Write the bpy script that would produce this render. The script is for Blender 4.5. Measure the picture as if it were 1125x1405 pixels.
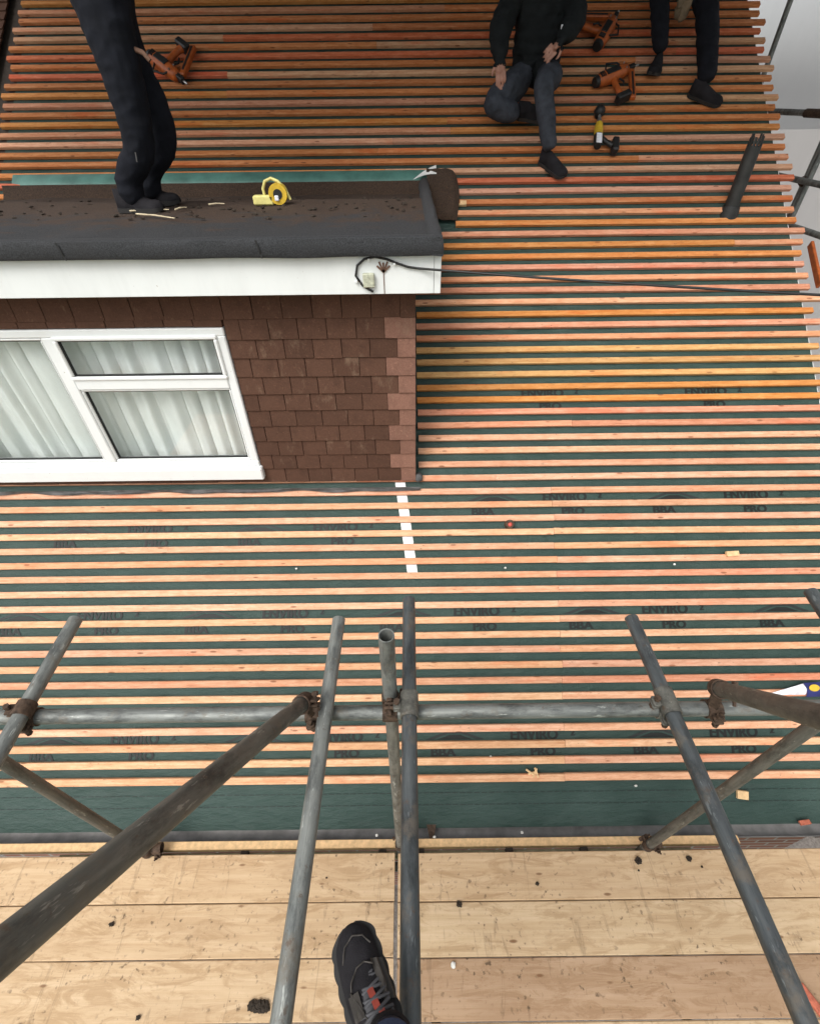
import bpy, bmesh, math, random
from mathutils import Vector, Matrix, noise
R = math.radians
random.seed(7)
for o in list(bpy.data.objects): bpy.data.objects.remove(o)
scene = bpy.context.scene
col = scene.collection

# ------------------------------------------------------------------ camera
F = 645.0; CX, CY = 562.5, 702.5            # focal length and centre in photo pixels (1125 x 1405)
CAMZ = 3.4
PITCH = R(41.6); ROLL = 0.012
CAMR = Matrix.Rotation(math.pi/2 - PITCH, 3, 'X') @ Matrix.Rotation(-ROLL, 3, 'Z')
cd = bpy.data.cameras.new('camera'); cam = bpy.data.objects.new('camera', cd); col.objects.link(cam)
cam.matrix_world = Matrix.Translation((0, 0, CAMZ)) @ CAMR.to_4x4()
cd.sensor_fit = 'HORIZONTAL'; cd.sensor_width = 36; cd.lens = 36*F/1125
cd.clip_start = 0.02; cd.clip_end = 600
scene.camera = cam
# ------------------------------------------------------------------ light
SUN_EL, SUN_AZ = R(52), R(215)              # azimuth clockwise from +Y: behind and to the left of the viewer
w = bpy.data.worlds.new('World'); scene.world = w; w.use_nodes = True
nt = w.node_tree; nt.nodes.clear()
sky = nt.nodes.new('ShaderNodeTexSky'); sky.sky_type = 'NISHITA'; sky.sun_disc = False
sky.sun_elevation = SUN_EL; sky.sun_rotation = SUN_AZ; sky.air_density = 1.0; sky.dust_density = 4.0; sky.ozone_density = 1.0
hs = nt.nodes.new('ShaderNodeHueSaturation'); hs.inputs['Saturation'].default_value = 0.12   # overcast: nearly colourless
bg = nt.nodes.new('ShaderNodeBackground'); bg.inputs['Strength'].default_value = 0.15
wo = nt.nodes.new('ShaderNodeOutputWorld')
nt.links.new(sky.outputs[0], hs.inputs['Color']); nt.links.new(hs.outputs[0], bg.inputs['Color']); nt.links.new(bg.outputs[0], wo.inputs['Surface'])
sd = bpy.data.lights.new('sun', 'SUN'); sd.energy = 0.9; sd.angle = R(28); sd.color = (1, 0.96, 0.9)
sun = bpy.data.objects.new('sun', sd); col.objects.link(sun)
sdir = Vector((math.sin(SUN_AZ)*math.cos(SUN_EL), math.cos(SUN_AZ)*math.cos(SUN_EL), math.sin(SUN_EL)))
sun.rotation_euler = sdir.to_track_quat('Z', 'Y').to_euler(); sun.location = sdir*30
vs = scene.view_settings; vs.view_transform = 'Standard'; vs.look = 'None'; vs.gamma = 1; vs.exposure = 0.74
scene.render.engine = 'CYCLES'
scene.render.resolution_x = 819; scene.render.resolution_y = 1024
scene.cycles.max_bounces = 8; scene.cycles.transparent_max_bounces = 12

# ------------------------------------------------------------------ pixel -> place
def ray(px, py):
    return CAMR @ Vector(((px-CX)/F, -(py-CY)/F, -1))
CAM = Vector((0, 0, CAMZ))
def at_z(px, py, z): d = ray(px, py); return CAM + d*((z-CAMZ)/d.z)
def at_y(px, py, y): d = ray(px, py); return CAM + d*(y/d.y)
def at_x(px, py, x): d = ray(px, py); return CAM + d*(x/d.x)
SL = R(38.0); SC, SS = math.cos(SL), math.sin(SL)
RP0 = Vector((0, 1.119, CAMZ-3.2946))         # batten face, first row
RN = Vector((0, -SS, SC)); RU = Vector((0, SC, SS))
def roof(x, s, n=0.0): return Vector((x, 0, 0)) + RP0 + RU*s + RN*n
def at_roof(px, py, n=0.0):
    d = ray(px, py); t = (RP0 + RN*n - CAM).dot(RN)/d.dot(RN); return CAM + d*t
def roof_s(p): return (p-RP0).dot(RU)
ROOFM = Matrix(((1, 0, 0), (0, SC, -SS), (0, SS, SC)))   # local x, up-slope, normal -> world

# ------------------------------------------------------------------ materials
def new_mat(name):
    m = bpy.data.materials.new(name); m.use_nodes = True
    return m, m.node_tree, m.node_tree.nodes['Principled BSDF']
class NT:
    def __init__(s, t): s.t = t
    def n(s, typ, ins=None, **kw):
        nd = s.t.nodes.new(typ)
        for k, v in kw.items(): setattr(nd, k, v)
        for k, v in (ins or {}).items():
            if isinstance(v, bpy.types.NodeSocket): s.t.links.new(v, nd.inputs[k])
            else: nd.inputs[k].default_value = v
        return nd
    def noise(s, vec, scale, detail=4, rough=.6, dist=0):
        return s.n('ShaderNodeTexNoise', {'Vector': vec, 'Scale': scale, 'Detail': detail, 'Roughness': rough, 'Distortion': dist}).outputs['Fac']
    def ramp(s, fac, *stops, interp='LINEAR'):
        r = s.n('ShaderNodeValToRGB', {'Fac': fac}); cr = r.color_ramp; cr.interpolation = interp
        while len(cr.elements) < len(stops): cr.elements.new(.5)
        for e, (p, c) in zip(cr.elements, stops):
            e.position = p; e.color = (c, c, c, 1) if isinstance(c, (int, float)) else (*c, 1)
        return r.outputs['Color']
    def mix(s, fac, a, b, mode='MIX'):
        m = s.n('ShaderNodeMix', data_type='RGBA', blend_type=mode)
        for i, v in ((0, fac), (6, a), (7, b)):
            if isinstance(v, bpy.types.NodeSocket): s.t.links.new(v, m.inputs[i])
            elif i == 0: m.inputs[0].default_value = v
            else: m.inputs[i].default_value = (*v, 1) if len(v) == 3 else v
        return m.outputs[2]
    def math(s, op, a, b=0.0):
        m = s.n('ShaderNodeMath', operation=op)
        for i, v in ((0, a), (1, b)):
            if isinstance(v, bpy.types.NodeSocket): s.t.links.new(v, m.inputs[i])
            else: m.inputs[i].default_value = v
        return m.outputs[0]
    def coords(s, scale=(1, 1, 1), shift=True):
        tc = s.n('ShaderNodeTexCoord').outputs['Object']
        if shift:
            oi = s.n('ShaderNodeObjectInfo')
            k = s.math('MULTIPLY', oi.outputs['Random'], 57.0)
            tc = s.n('ShaderNodeVectorMath', {0: tc, 1: k}, operation='ADD').outputs[0]
        return s.n('ShaderNodeMapping', {'Vector': tc, 'Scale': scale}).outputs[0]
    def bump(s, h, bsdf, strength=.3, dist=.01):
        b = s.n('ShaderNodeBump', {'Height': h, 'Strength': strength, 'Distance': dist})
        s.t.links.new(b.outputs[0], bsdf.inputs['Normal'])
    def out(s, c, bsdf, sock='Base Color'): s.t.links.new(c, bsdf.inputs[sock])
def setp(b, **kw):
    for k, v in kw.items():
        b.inputs[k.replace('_', ' ')].default_value = (*v, 1) if isinstance(v, tuple) and len(v) == 3 else v

def simple(name, c, rough=.6, metal=0, var=.25, scale=25, bump=.15, spec=.4):
    m, t, b = new_mat(name); g = NT(t); v = g.coords()
    f = g.noise(v, scale, 5)
    lo = tuple(x*(1-var) for x in c); hi = tuple(min(1, x*(1+var)) for x in c)
    g.out(g.ramp(f, (.3, lo), (.7, hi)), b); setp(b, Roughness=rough, Metallic=metal)
    b.inputs['Specular IOR Level'].default_value = spec
    if bump: g.bump(f, b, bump, .004)
    return m

def mat_batten():
    m, t, b = new_mat('batten_timber'); g = NT(t)
    oc = g.n('ShaderNodeObjectInfo').outputs['Color']
    gv = g.coords((1.6, 60, 60)); gr = g.noise(gv, 1.5, 6, .65, .4)
    pv = g.coords((1, 6, 6)); pa = g.noise(pv, 1.9, 4)
    c = g.mix(g.ramp(gr, (.35, 0.), (.7, 1.)), g.mix(1, oc, (.80, .68, .60), 'MULTIPLY'), g.mix(.10, oc, (.85, .6, .4)))
    # red preservative dye in patches
    red = g.ramp(pa, (.56, 0.), (.70, .75))
    c = g.mix(red, c, g.mix(1, oc, (.98, .5, .38), 'MULTIPLY'))
    # knots
    kv = g.coords((4.5, 16, 16)); vo = g.n('ShaderNodeTexVoronoi', {'Vector': kv, 'Scale': 1.0, 'Randomness': 1.0}).outputs['Distance']
    kn = g.ramp(vo, (.0, .95), (.08, .8), (.12, 0.))
    c = g.mix(kn, c, (.17, .06, .025))
    mo = g.noise(g.coords((5, 22, 22)), 2.0, 6, .8)
    c = g.mix(g.ramp(mo, (.34, .75), (.56, 0.)), c, g.mix(1, oc, (.66, .48, .38), 'MULTIPLY'))
    c = g.mix(g.ramp(mo, (.56, 0.), (.72, .5)), c, g.mix(.3, oc, (.82, .66, .48)))
    # dark scuffs
    sv = g.coords((7, 30, 30)); sc = g.noise(sv, 1.1, 6, .75)
    c = g.mix(g.ramp(sc, (.62, 0.), (.72, .7)), c, (.10, .055, .03))
    c = g.mix(g.ramp(g.noise(g.coords((22, 60, 60)), 1.6, 3, .6), (.66, 0.), (.73, .8)), c, (.12, .06, .03))
    g.out(c, b); setp(b, Roughness=.75); b.inputs['Specular IOR Level'].default_value = .25
    g.bump(gr, b, .25, .002)
    return m
def mat_board():
    m, t, b = new_mat('board_timber'); g = NT(t)
    oc = g.n('ShaderNodeObjectInfo').outputs['Color']
    gv = g.coords((.9, 26, 26)); gr = g.noise(gv, 1.6, 7, .65, .6)
    pv = g.coords((1.2, 3.5, 3)); pa = g.noise(pv, 2.2, 5)
    c = g.mix(g.ramp(gr, (.3, 0.), (.72, 1.)), g.mix(1, oc, (.78, .72, .64), 'MULTIPLY'), oc)
    c = g.mix(g.ramp(g.noise(g.coords((2.2, 9, 9)), 1.6, 7, .75, 1.2), (.48, 0.), (.60, .75)), c, g.mix(1, oc, (.62, .54, .45), 'MULTIPLY'))
    c = g.mix(g.ramp(pa, (.42, 0.), (.7, .6)), c, g.mix(1, oc, (.72, .66, .6), 'MULTIPLY'))
    # curved saw cuts and scrapes running across
    wv = g.coords((9, 1.3, 1)); sw = g.noise(wv, 1.4, 5, .6, 1.6)
    c = g.mix(g.ramp(sw, (.61, 0.), (.66, .34), (.70, 0.)), c, (.13, .085, .05))
    dv = g.coords((1, 1, 1)); ds = g.noise(dv, 42, 3, .5)
    big = g.noise(dv, 6, 3)
    c = g.mix(g.math('MULTIPLY', g.ramp(ds, (.60, 0.), (.70, .85)), g.ramp(big, (.42, 0.), (.62, 1.))), c, (.10, .065, .04))
    vo = g.n('ShaderNodeTexVoronoi', {'Vector': g.coords((3.0, 9, 9)), 'Scale': 1.0}).outputs['Distance']
    c = g.mix(g.ramp(vo, (0., .9), (.05, .75), (.08, 0.)), c, (.16, .075, .035))
    g.out(c, b); setp(b, Roughness=.8); b.inputs['Specular IOR Level'].default_value = .2
    g.bump(g.math('ADD', gr, sw), b, .45, .004)
    return m
def mat_membrane():
    m, t, b = new_mat('underlay_membrane'); g = NT(t); v = g.coords(shift=False)
    a = g.noise(v, 3.2, 5); f = g.noise(v, 260, 2); d = g.noise(g.coords((.7, 5, 5), False), 2.4, 5)
    c = g.ramp(a, (.3, (.018, .042, .034)), (.7, (.033, .062, .052)))
    c = g.mix(g.ramp(d, (.58, 0.), (.85, .4)), c, (.055, .058, .055))
    g.out(c, b); setp(b, Roughness=.55); b.inputs['Specular IOR Level'].default_value = .35
    g.bump(g.math('ADD', f, g.math('MULTIPLY', g.noise(g.coords((3, 9, 9), False), 3, 4), 6.0)), b, .5, .006)
    return m
def mat_tube(name, c1, c2, rough=.5):
    m, t, b = new_mat(name); g = NT(t)
    sv = g.coords((10, 10, 1.2)); st = g.noise(sv, 4, 6, .7, .5)
    v = g.coords(); bl = g.noise(v, 9, 6, .7)
    c = g.ramp(st, (.32, c1), (.68, c2))
    c = g.mix(g.ramp(g.noise(g.coords((6, 6, 2.2)), 3.0, 6, .75), (.48, 0.), (.66, .8)), c, tuple(x*.34 for x in c1))
    c = g.mix(g.ramp(bl, (.55, 0.), (.66, .55)), c, (.16, .13, .095))
    c = g.mix(g.ramp(g.noise(v, 26, 5, .75), (.60, 0.), (.68, .6)), c, (.10, .06, .035))
    c = g.mix(g.ramp(g.noise(g.coords((24, 24, 5)), 2.4, 4, .7), (.62, 0.), (.68, .7)), c, tuple(min(.6, x*1.9) for x in c2))
    g.out(c, b); setp(b, Metallic=.35)
    g.out(g.ramp(bl, (.3, rough-.12), (.7, rough+.2)), b, 'Roughness')
    g.bump(g.math('ADD', st, bl), b, .25, .003)
    return m
def mat_felt():
    m, t, b = new_mat('mineral_felt'); g = NT(t); v = g.coords(shift=False)
    sp = g.noise(v, 190, 3, .6); a = g.noise(v, 5, 5)
    c = g.ramp(sp, (.36, (.008, .009, .010)), (.66, (.038, .040, .044)))
    c = g.mix(g.ramp(a, (.4, 0.), (.7, .35)), c, (.022, .021, .021))
    g.out(c, b); setp(b, Roughness=.9); g.bump(sp, b, .5, .003)
    return m
def mat_dirtfelt():
    m, t, b = new_mat('dirty_felt'); g = NT(t); v = g.coords(shift=False)
    sp = g.noise(v, 110, 4, .65); a = g.noise(g.coords((1, 1.8, 1), False), 4.2, 7, .7)
    yy = g.n('ShaderNodeSeparateXYZ', {0: g.n('ShaderNodeTexCoord').outputs['Object']}).outputs[1]
    k = g.math('ADD', a, g.math('MULTIPLY', g.math('SUBTRACT', yy, 3.05), .4))     # silt has collected at the back
    c = g.ramp(sp, (.36, (.007, .008, .009)), (.66, (.036, .037, .040)))
    c = g.mix(g.ramp(k, (.46, 0.), (.60, .95)), c, g.ramp(sp, (.3, (.014, .008, .005)), (.7, (.070, .038, .020))))
    g.out(c, b); setp(b, Roughness=.92); g.bump(g.math('ADD', sp, a), b, .6, .006)
    return m
def mat_tile(name, c):
    m, t, b = new_mat(name); g = NT(t); v = g.coords()
    oi = g.n('ShaderNodeObjectInfo').outputs['Random']
    a = g.noise(v, 9, 6, .7); f = g.noise(v, 110, 3); l = g.noise(g.coords((1, 1, .5)), 15, 6, .75)
    base = g.mix(oi, tuple(x*.88 for x in c), tuple(x*1.12 for x in c))
    cc = g.mix(g.ramp(f, (.3, 0.), (.7, .6)), base, g.mix(1, base, (.6, .58, .56), 'MULTIPLY'))
    th = g.math('SUBTRACT', l, g.math('MULTIPLY', g.math('FRACT', g.math('MULTIPLY', oi, 7.3)), .13))
    cc = g.mix(g.ramp(th, (.52, 0.), (.68, .36)), cc, (.27, .19, .13))        # lichen bloom
    cc = g.mix(g.ramp(a, (.5, 0.), (.7, .6)), cc, tuple(x*.55 for x in c))
    cc = g.mix(g.ramp(g.noise(v, 60, 4, .7), (.60, 0.), (.70, .45)), cc, tuple(min(1, x*2.1) for x in c))
    g.out(cc, b); setp(b, Roughness=.9); b.inputs['Specular IOR Level'].default_value = .2
    g.bump(g.math('ADD', f, a), b, .4, .003)
    return m
def mat_white(name='white_plastic', c=(.72, .745, .735), dirt=.5):
    m, t, b = new_mat(name); g = NT(t); v = g.coords((1, 1, 1))
    a = g.noise(g.coords((4, 4, 1)), 2.5, 5); s = g.noise(v, 70, 2)
    cc = g.mix(g.ramp(a, (.45, 0.), (.8, dirt)), c, tuple(x*.8 for x in c))
    cc = g.mix(g.ramp(s, (.74, 0.), (.78, .8)), cc, (.25, .2, .14))
    g.out(cc, b); setp(b, Roughness=.35)
    return m
def mat_glass():
    m, t, b = new_mat('window_glass'); g = NT(t); t.nodes.remove(b)
    tr = g.n('ShaderNodeBsdfTransparent', {'Color': (.97, .985, .98, 1)}); gl = g.n('ShaderNodeBsdfGlossy', {'Color': (.95, 1, .98, 1), 'Roughness': .015})
    fc = g.n('ShaderNodeLayerWeight', {'Blend': .5}).outputs['Facing']; fr = g.math('ADD', g.math('MULTIPLY', g.math('POWER', fc, 3.0), .75), .06)
    mx = g.n('ShaderNodeMixShader', {0: fr, 1: tr.outputs[0], 2: gl.outputs[0]})
    t.links.new(mx.outputs[0], t.nodes['Material Output'].inputs[0])
    return m
def mat_translucent(name, c, fac, rough=.5, scale=4, clear=0):
    m, t, b = new_mat(name); g = NT(t); t.nodes.remove(b)
    n = g.noise(g.coords((1, 1, .4), False), scale, 5)
    cc = g.ramp(n, (.35, tuple(x*.9 for x in c)), (.65, c))
    d = g.n('ShaderNodeBsdfDiffuse', {'Color': cc}); tr = g.n('ShaderNodeBsdfTranslucent', {'Color': cc})
    mx = g.n('ShaderNodeMixShader', {0: fac, 1: d.outputs[0], 2: tr.outputs[0]})
    if clear: mx = g.n('ShaderNodeMixShader', {0: clear, 1: mx.outputs[0], 2: g.n('ShaderNodeBsdfTransparent').outputs[0]})
    t.links.new(mx.outputs[0], t.nodes['Material Output'].inputs[0])
    return m
def mat_cloth(name, c, var=.35, sheen=.2):
    m, t, b = new_mat(name); g = NT(t); v = g.coords()
    a = g.noise(v, 14, 5); f = g.noise(v, 420, 2)
    g.out(g.ramp(a, (.3, tuple(x*(1-var) for x in c)), (.7, tuple(x*(1+var) for x in c))), b)
    setp(b, Roughness=.9); b.inputs['Specular IOR Level'].default_value = .2
    g.bump(g.math('ADD', f, g.math('MULTIPLY', a, 3.0)), b, .35, .004)
    return m
def mat_brick():
    m, t, b = new_mat('brick_wall'); g = NT(t)
    tc = g.n('ShaderNodeTexCoord').outputs['Object']
    sp = g.n('ShaderNodeSeparateXYZ', {0: tc})
    v = g.n('ShaderNodeCombineXYZ', {0: g.math('ADD', sp.outputs[0], sp.outputs[1]), 1: sp.outputs[2]}).outputs[0]
    br = g.n('ShaderNodeTexBrick', {'Vector': v, 'Color1': (.17, .07, .045, 1), 'Color2': (.25, .11, .07, 1), 'Mortar': (.3, .28, .25, 1), 'Scale': 1.0, 'Mortar Size': .01, 'Brick Width': .225, 'Row Height': .075})
    g.out(br.outputs['Color'], b); setp(b, Roughness=.9); g.bump(br.outputs['Fac'], b, -.4, .01)
    return m
def mat_ground():
    m, t, b = new_mat('garden_ground'); g = NT(t); v = g.coords(shift=False)
    a = g.noise(v, .35, 6); f = g.noise(v, 30, 6, .8)
    gr = g.ramp(f, (.3, (.03, .055, .015)), (.7, (.08, .13, .04)))
    gv = g.ramp(f, (.3, (.12, .1, .085)), (.7, (.34, .31, .28)))
    yy = g.n('ShaderNodeSeparateXYZ', {0: g.n('ShaderNodeTexCoord').outputs['Object']}).outputs[1]
    k = g.math('ADD', yy, g.math('MULTIPLY', a, 1.0))
    g.out(g.mix(g.ramp(g.math('ADD', g.math('MULTIPLY', k, .1), .5), (.42, 0.), (.44, 1.)), gr, gv), b)
    setp(b, Roughness=.95); g.bump(f, b, .6, .03)
    return m

M = dict(
    batten=mat_batten(), board=mat_board(), membrane=mat_membrane(),
    tube=mat_tube('galvanised_tube', (.12, .13, .125), (.25, .26, .24)),
    tubedark=mat_tube('weathered_tube', (.085, .085, .075), (.17, .165, .14), .55),
    tubeblue=mat_tube('dull_blue_grey_tube', (.045, .053, .057), (.10, .11, .112), .42),
    rust=simple('rusty_steel', (.075, .048, .032), .8, .3, .6, 60, .5),
    felt=mat_felt(), dirtfelt=mat_dirtfelt(),
    tile=mat_tile('brown_tile', (.093, .047, .031)), corner=mat_tile('pink_corner_tile', (.23, .12, .087)),
    white=mat_white(), upvc=mat_white('window_plastic', (.74, .76, .755), .3),
    glass=mat_glass(), gasket=simple('black_rubber', (.012, .012, .012), .6),
    net=mat_translucent('net_curtain_cloth', (.96, .965, .955), .12, scale=9),
    sheet=mat_translucent('white_sheeting', (.95, .96, .97), .72, scale=.8, clear=.38),
    room=simple('dim_room', (.25, .25, .23), .9),
    lead=simple('grey_lead', (.075, .073, .072), .7, .1, .35, 14, .4),
    gutter=simple('grey_gutter', (.2, .195, .19), .6, .0, .35, 9, .3),
    green_timber=simple('treated_timber', (.36, .33, .22), .85, 0, .3, 14, .3),
    darkhole=simple('dark_packer', (.045, .035, .028), .9),
    tape=simple('white_tape', (.72, .72, .70), .6, 0, .12, 20),
    ink=simple('print_ink', (.004, .006, .005), .6, 0, .2, 90, 0),
    ink2=simple('print_ink_grey', (.014, .018, .017), .6, 0, .2, 90, 0),
    inkline=simple('print_line', (.012, .02, .018), .6, 0, .2, 90, 0),
    apron=simple('apron_membrane', (.075, .18, .15), .45, 0, .3, 7, .3),
    cable=simple('black_cable', (.012, .012, .012), .5),
    pipe=simple('black_vent_pipe', (.018, .019, .018), .55, 0, .5, 12, .3),
    brick=mat_brick(), ground=mat_ground(),
    tin=simple('tin_sheet', (.2, .21, .22), .5, .5, .2, 3),
    navy=mat_cloth('black_work_trousers', (.0075, .0085, .0125)), grey=mat_cloth('charcoal_trousers', (.035, .04, .05)),
    jacket=mat_cloth('black_jacket', (.009, .011, .012)), skin=simple('skin', (.34, .17, .12), .55, 0, .15, 30, .1),
    hair=simple('brown_hair', (.03, .02, .014), .7, 0, .4, 90, .4),
    shoe=mat_cloth('black_shoe', (.014, .013, .015)), sole=simple('shoe_sole', (.02, .019, .018), .7),
    trim=simple('grey_brown_trim', (.038, .033, .028), .6), red=simple('red_trim', (.22, .035, .022), .6),
    lace=simple('dark_lace', (.06, .06, .065), .8), sock=mat_cloth('navy_sock', (.014, .018, .035)),
    orange=simple('orange_casing', (.36, .085, .018), .45, 0, .3, 20), black=simple('black_casing', (.014, .014, .014), .5),
    steel=simple('bare_steel', (.45, .45, .44), .3, .8, .2), yellow=simple('yellow_casing', (.55, .36, .03), .45, 0, .2),
    paleyellow=simple('pale_yellow_plastic', (.62, .56, .2), .5, 0, .2),
    moss=simple('dark_moss', (.03, .022, .015), .95, 0, .6, 120, .9), chip=simple('fresh_timber', (.62, .42, .22), .8, 0, .2, 40),
    straw=simple('pale_splinter', (.5, .42, .28), .8), stone=simple('pale_grit', (.6, .6, .56), .8),
    clay=simple('red_clay', (.42, .12, .07), .8, 0, .3, 50), packet=simple('white_plastic_packet', (.72, .73, .78), .3),
    blue=simple('dark_blue_print', (.02, .025, .12), .4), rubberred=simple('pinkish_red_plastic', (.5, .08, .06), .5),
    boxgrey=simple('mossy_grey_box', (.42, .43, .33), .8, 0, .35, 60, .4), rusty_br=simple('rusty_bracket', (.13, .07, .045), .85, 0, .4, 80, .4),
    beige=mat_cloth('beige_glove', (.2, .15, .1)),
)

# ------------------------------------------------------------------ mesh helpers
class MB:
    def __init__(s): s.v = []; s.f = []; s.mi = []
    def add(s, vs, fs, mi=0):
        o = len(s.v); s.v += [Vector(v) for v in vs]; s.f += [tuple(i+o for i in f) for f in fs]; s.mi += [mi]*len(fs); return s
    def box(s, lo, hi, m=None, mi=0):
        x0, y0, z0 = lo; x1, y1, z1 = hi
        vs = [(x0,y0,z0),(x1,y0,z0),(x1,y1,z0),(x0,y1,z0),(x0,y0,z1),(x1,y0,z1),(x1,y1,z1),(x0,y1,z1)]
        if m is not None: vs = [m @ Vector(v) for v in vs]
        return s.add(vs, [(0,3,2,1),(4,5,6,7),(0,1,5,4),(1,2,6,5),(2,3,7,6),(3,0,4,7)], mi)
    def bbox(s, lo, hi, b, m=None, mi=0):
        """box with chamfered edges"""
        bm = bmesh.new(); bmesh.ops.create_cube(bm, size=1)
        c = [(a+d)/2 for a, d in zip(lo, hi)]; e = [d-a for a, d in zip(lo, hi)]
        for v in bm.verts: v.co = Vector([c[i]+v.co[i]*e[i] for i in range(3)])
        bmesh.ops.bevel(bm, geom=list(bm.edges), offset=b, segments=1, affect='EDGES')
        bm.verts.index_update()
        vs = [m @ v.co if m is not None else v.co.copy() for v in bm.verts]
        s.add(vs, [tuple(v.index for v in f.verts) for f in bm.faces], mi); bm.free(); return s
    def loft(s, rings, cap=True, closed=True, mi=0):
        n = len(rings[0]); vs = [p for r in rings for p in r]; fs = []
        for i in range(len(rings)-1):
            for j in range(n if closed else n-1):
                a = i*n+j; b = i*n+(j+1) % n; fs.append((a, b, b+n, a+n))
        if cap and closed: fs.append(tuple(range(n-1, -1, -1))); fs.append(tuple(range((len(rings)-1)*n, len(rings)*n)))
        return s.add(vs, fs, mi)
    def tube(s, pts, r, n=12, cap=True, mi=0):
        pts = [Vector(p) for p in pts]; rs = r if isinstance(r, (list, tuple)) else [r]*len(pts)
        d0 = (pts[1]-pts[0]).normalized(); up = Vector((0,0,1)) if abs(d0.z) < .9 else Vector((1,0,0))
        u = d0.cross(up).normalized(); rings = []
        for i, p in enumerate(pts):
            a = pts[max(i-1,0)]; b = pts[min(i+1,len(pts)-1)]; d = (b-a).normalized()
            u = (u - d*u.dot(d)).normalized(); w_ = d.cross(u)
            rings.append([p + (u*math.cos(2*math.pi*k/n) + w_*math.sin(2*math.pi*k/n))*rs[i] for k in range(n)])
        return s.loft(rings, cap, True, mi)
    def pipe(s, a, b, ro, ri, n=20, m=6, mi=0):
        """hollow tube with open ends"""
        a = Vector(a); b = Vector(b); d = (b-a).normalized(); up = Vector((0,0,1)) if abs(d.z) < .9 else Vector((1,0,0))
        u = d.cross(up).normalized(); w_ = d.cross(u)
        ring = lambda p, r: [p+(u*math.cos(2*math.pi*k/n)+w_*math.sin(2*math.pi*k/n))*r for k in range(n)]
        L = (b-a).length; dep = min(.25, L*.4)
        rings = [ring(a+d*dep, ri*.2), ring(a+d*dep, ri), ring(a, ri), ring(a, ro)]
        rings += [ring(a+d*L*i/m, ro) for i in range(1, m)]
        rings += [ring(b, ro), ring(b, ri), ring(b-d*dep, ri), ring(b-d*dep, ri*.2)]
        return s.loft(rings, True, True, mi)
    def grid(s, fn, nu, nv, mi=0):
        vs = [fn(i/nu, j/nv) for j in range(nv+1) for i in range(nu+1)]
        fs = [(j*(nu+1)+i, j*(nu+1)+i+1, (j+1)*(nu+1)+i+1, (j+1)*(nu+1)+i) for j in range(nv) for i in range(nu)]
        return s.add(vs, fs, mi)
    def blob(s, c, r, seed=0, sub=2, rough=.35, mi=0):
        bm = bmesh.new(); bmesh.ops.create_icosphere(bm, subdivisions=sub, radius=1)
        c = Vector(c); r = Vector(r) if not isinstance(r, (int, float)) else Vector((r, r, r)); vs = []
        for v in bm.verts:
            k = 1+rough*noise.noise(v.co*1.7+Vector((seed*3.1, seed*1.7, 0)))+rough*.5*noise.noise(v.co*4+Vector((seed, 0, 0)))
            vs.append(c+Vector((v.co.x*r.x, v.co.y*r.y, v.co.z*r.z))*k)
        bm.verts.index_update()
        s.add(vs, [tuple(v.index for v in f.verts) for f in bm.faces], mi); bm.free(); return s
    def mesh(s, name, mats, smooth=None):
        me = bpy.data.meshes.new(name); me.from_pydata([tuple(v) for v in s.v], [], s.f)
        for m in (mats if isinstance(mats, (list, tuple)) else [mats]): me.materials.append(M[m] if isinstance(m, str) else m)
        me.polygons.foreach_set('material_index', s.mi)
        bm = bmesh.new(); bm.from_mesh(me); bmesh.ops.recalc_face_normals(bm, faces=bm.faces); bm.to_mesh(me); bm.free()
        if smooth:
            me.shade_smooth(); me.set_sharp_from_angle(angle=R(smooth))
        me.update(); return me
    def build(s, name, mats, parent=None, smooth=None):
        return link(name, s.mesh(name, mats, smooth), parent)
def link(name, me, parent=None, matrix=None):
    o = bpy.data.objects.new(name, me); col.objects.link(o)
    if matrix is not None: o.matrix_world = matrix
    if parent is not None:
        o.parent = parent
        o.matrix_parent_inverse = parent_world(parent).inverted()
    return o
def parent_world(p):
    m = p.matrix_parent_inverse @ p.matrix_basis if p.parent else p.matrix_basis
    return (parent_world(p.parent) @ m) if p.parent else m
def tag(o, label, cat=None, group=None, kind=None):
    o['label'] = label
    if cat: o['category'] = cat
    if group: o['group'] = group
    if kind or cat: o['kind'] = kind or 'thing'
    return o
def empty(name, loc, label=None, cat=None, group=None):
    o = bpy.data.objects.new(name, None); col.objects.link(o); o.location = loc; o.empty_display_size = .1
    if label: tag(o, label, cat, group)
    return o
def frame(d, up=Vector((0, 0, 1))):
    """matrix whose x axis runs along d"""
    x = Vector(d).normalized(); y = up.cross(x)
    if y.length < 1e-3: y = Vector((0, 1, 0)).cross(x)
    y.normalize(); z = x.cross(y)
    return Matrix((x, y, z)).transposed()
def mat4(rot, loc): return Matrix.Translation(loc) @ rot.to_4x4()

# ------------------------------------------------------------------ ground
g = MB().grid(lambda u, v: Vector((-120+240*u, -120+240*v, -2.4)), 8, 8).build('ground', 'ground'); g['kind'] = 'structure'

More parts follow.
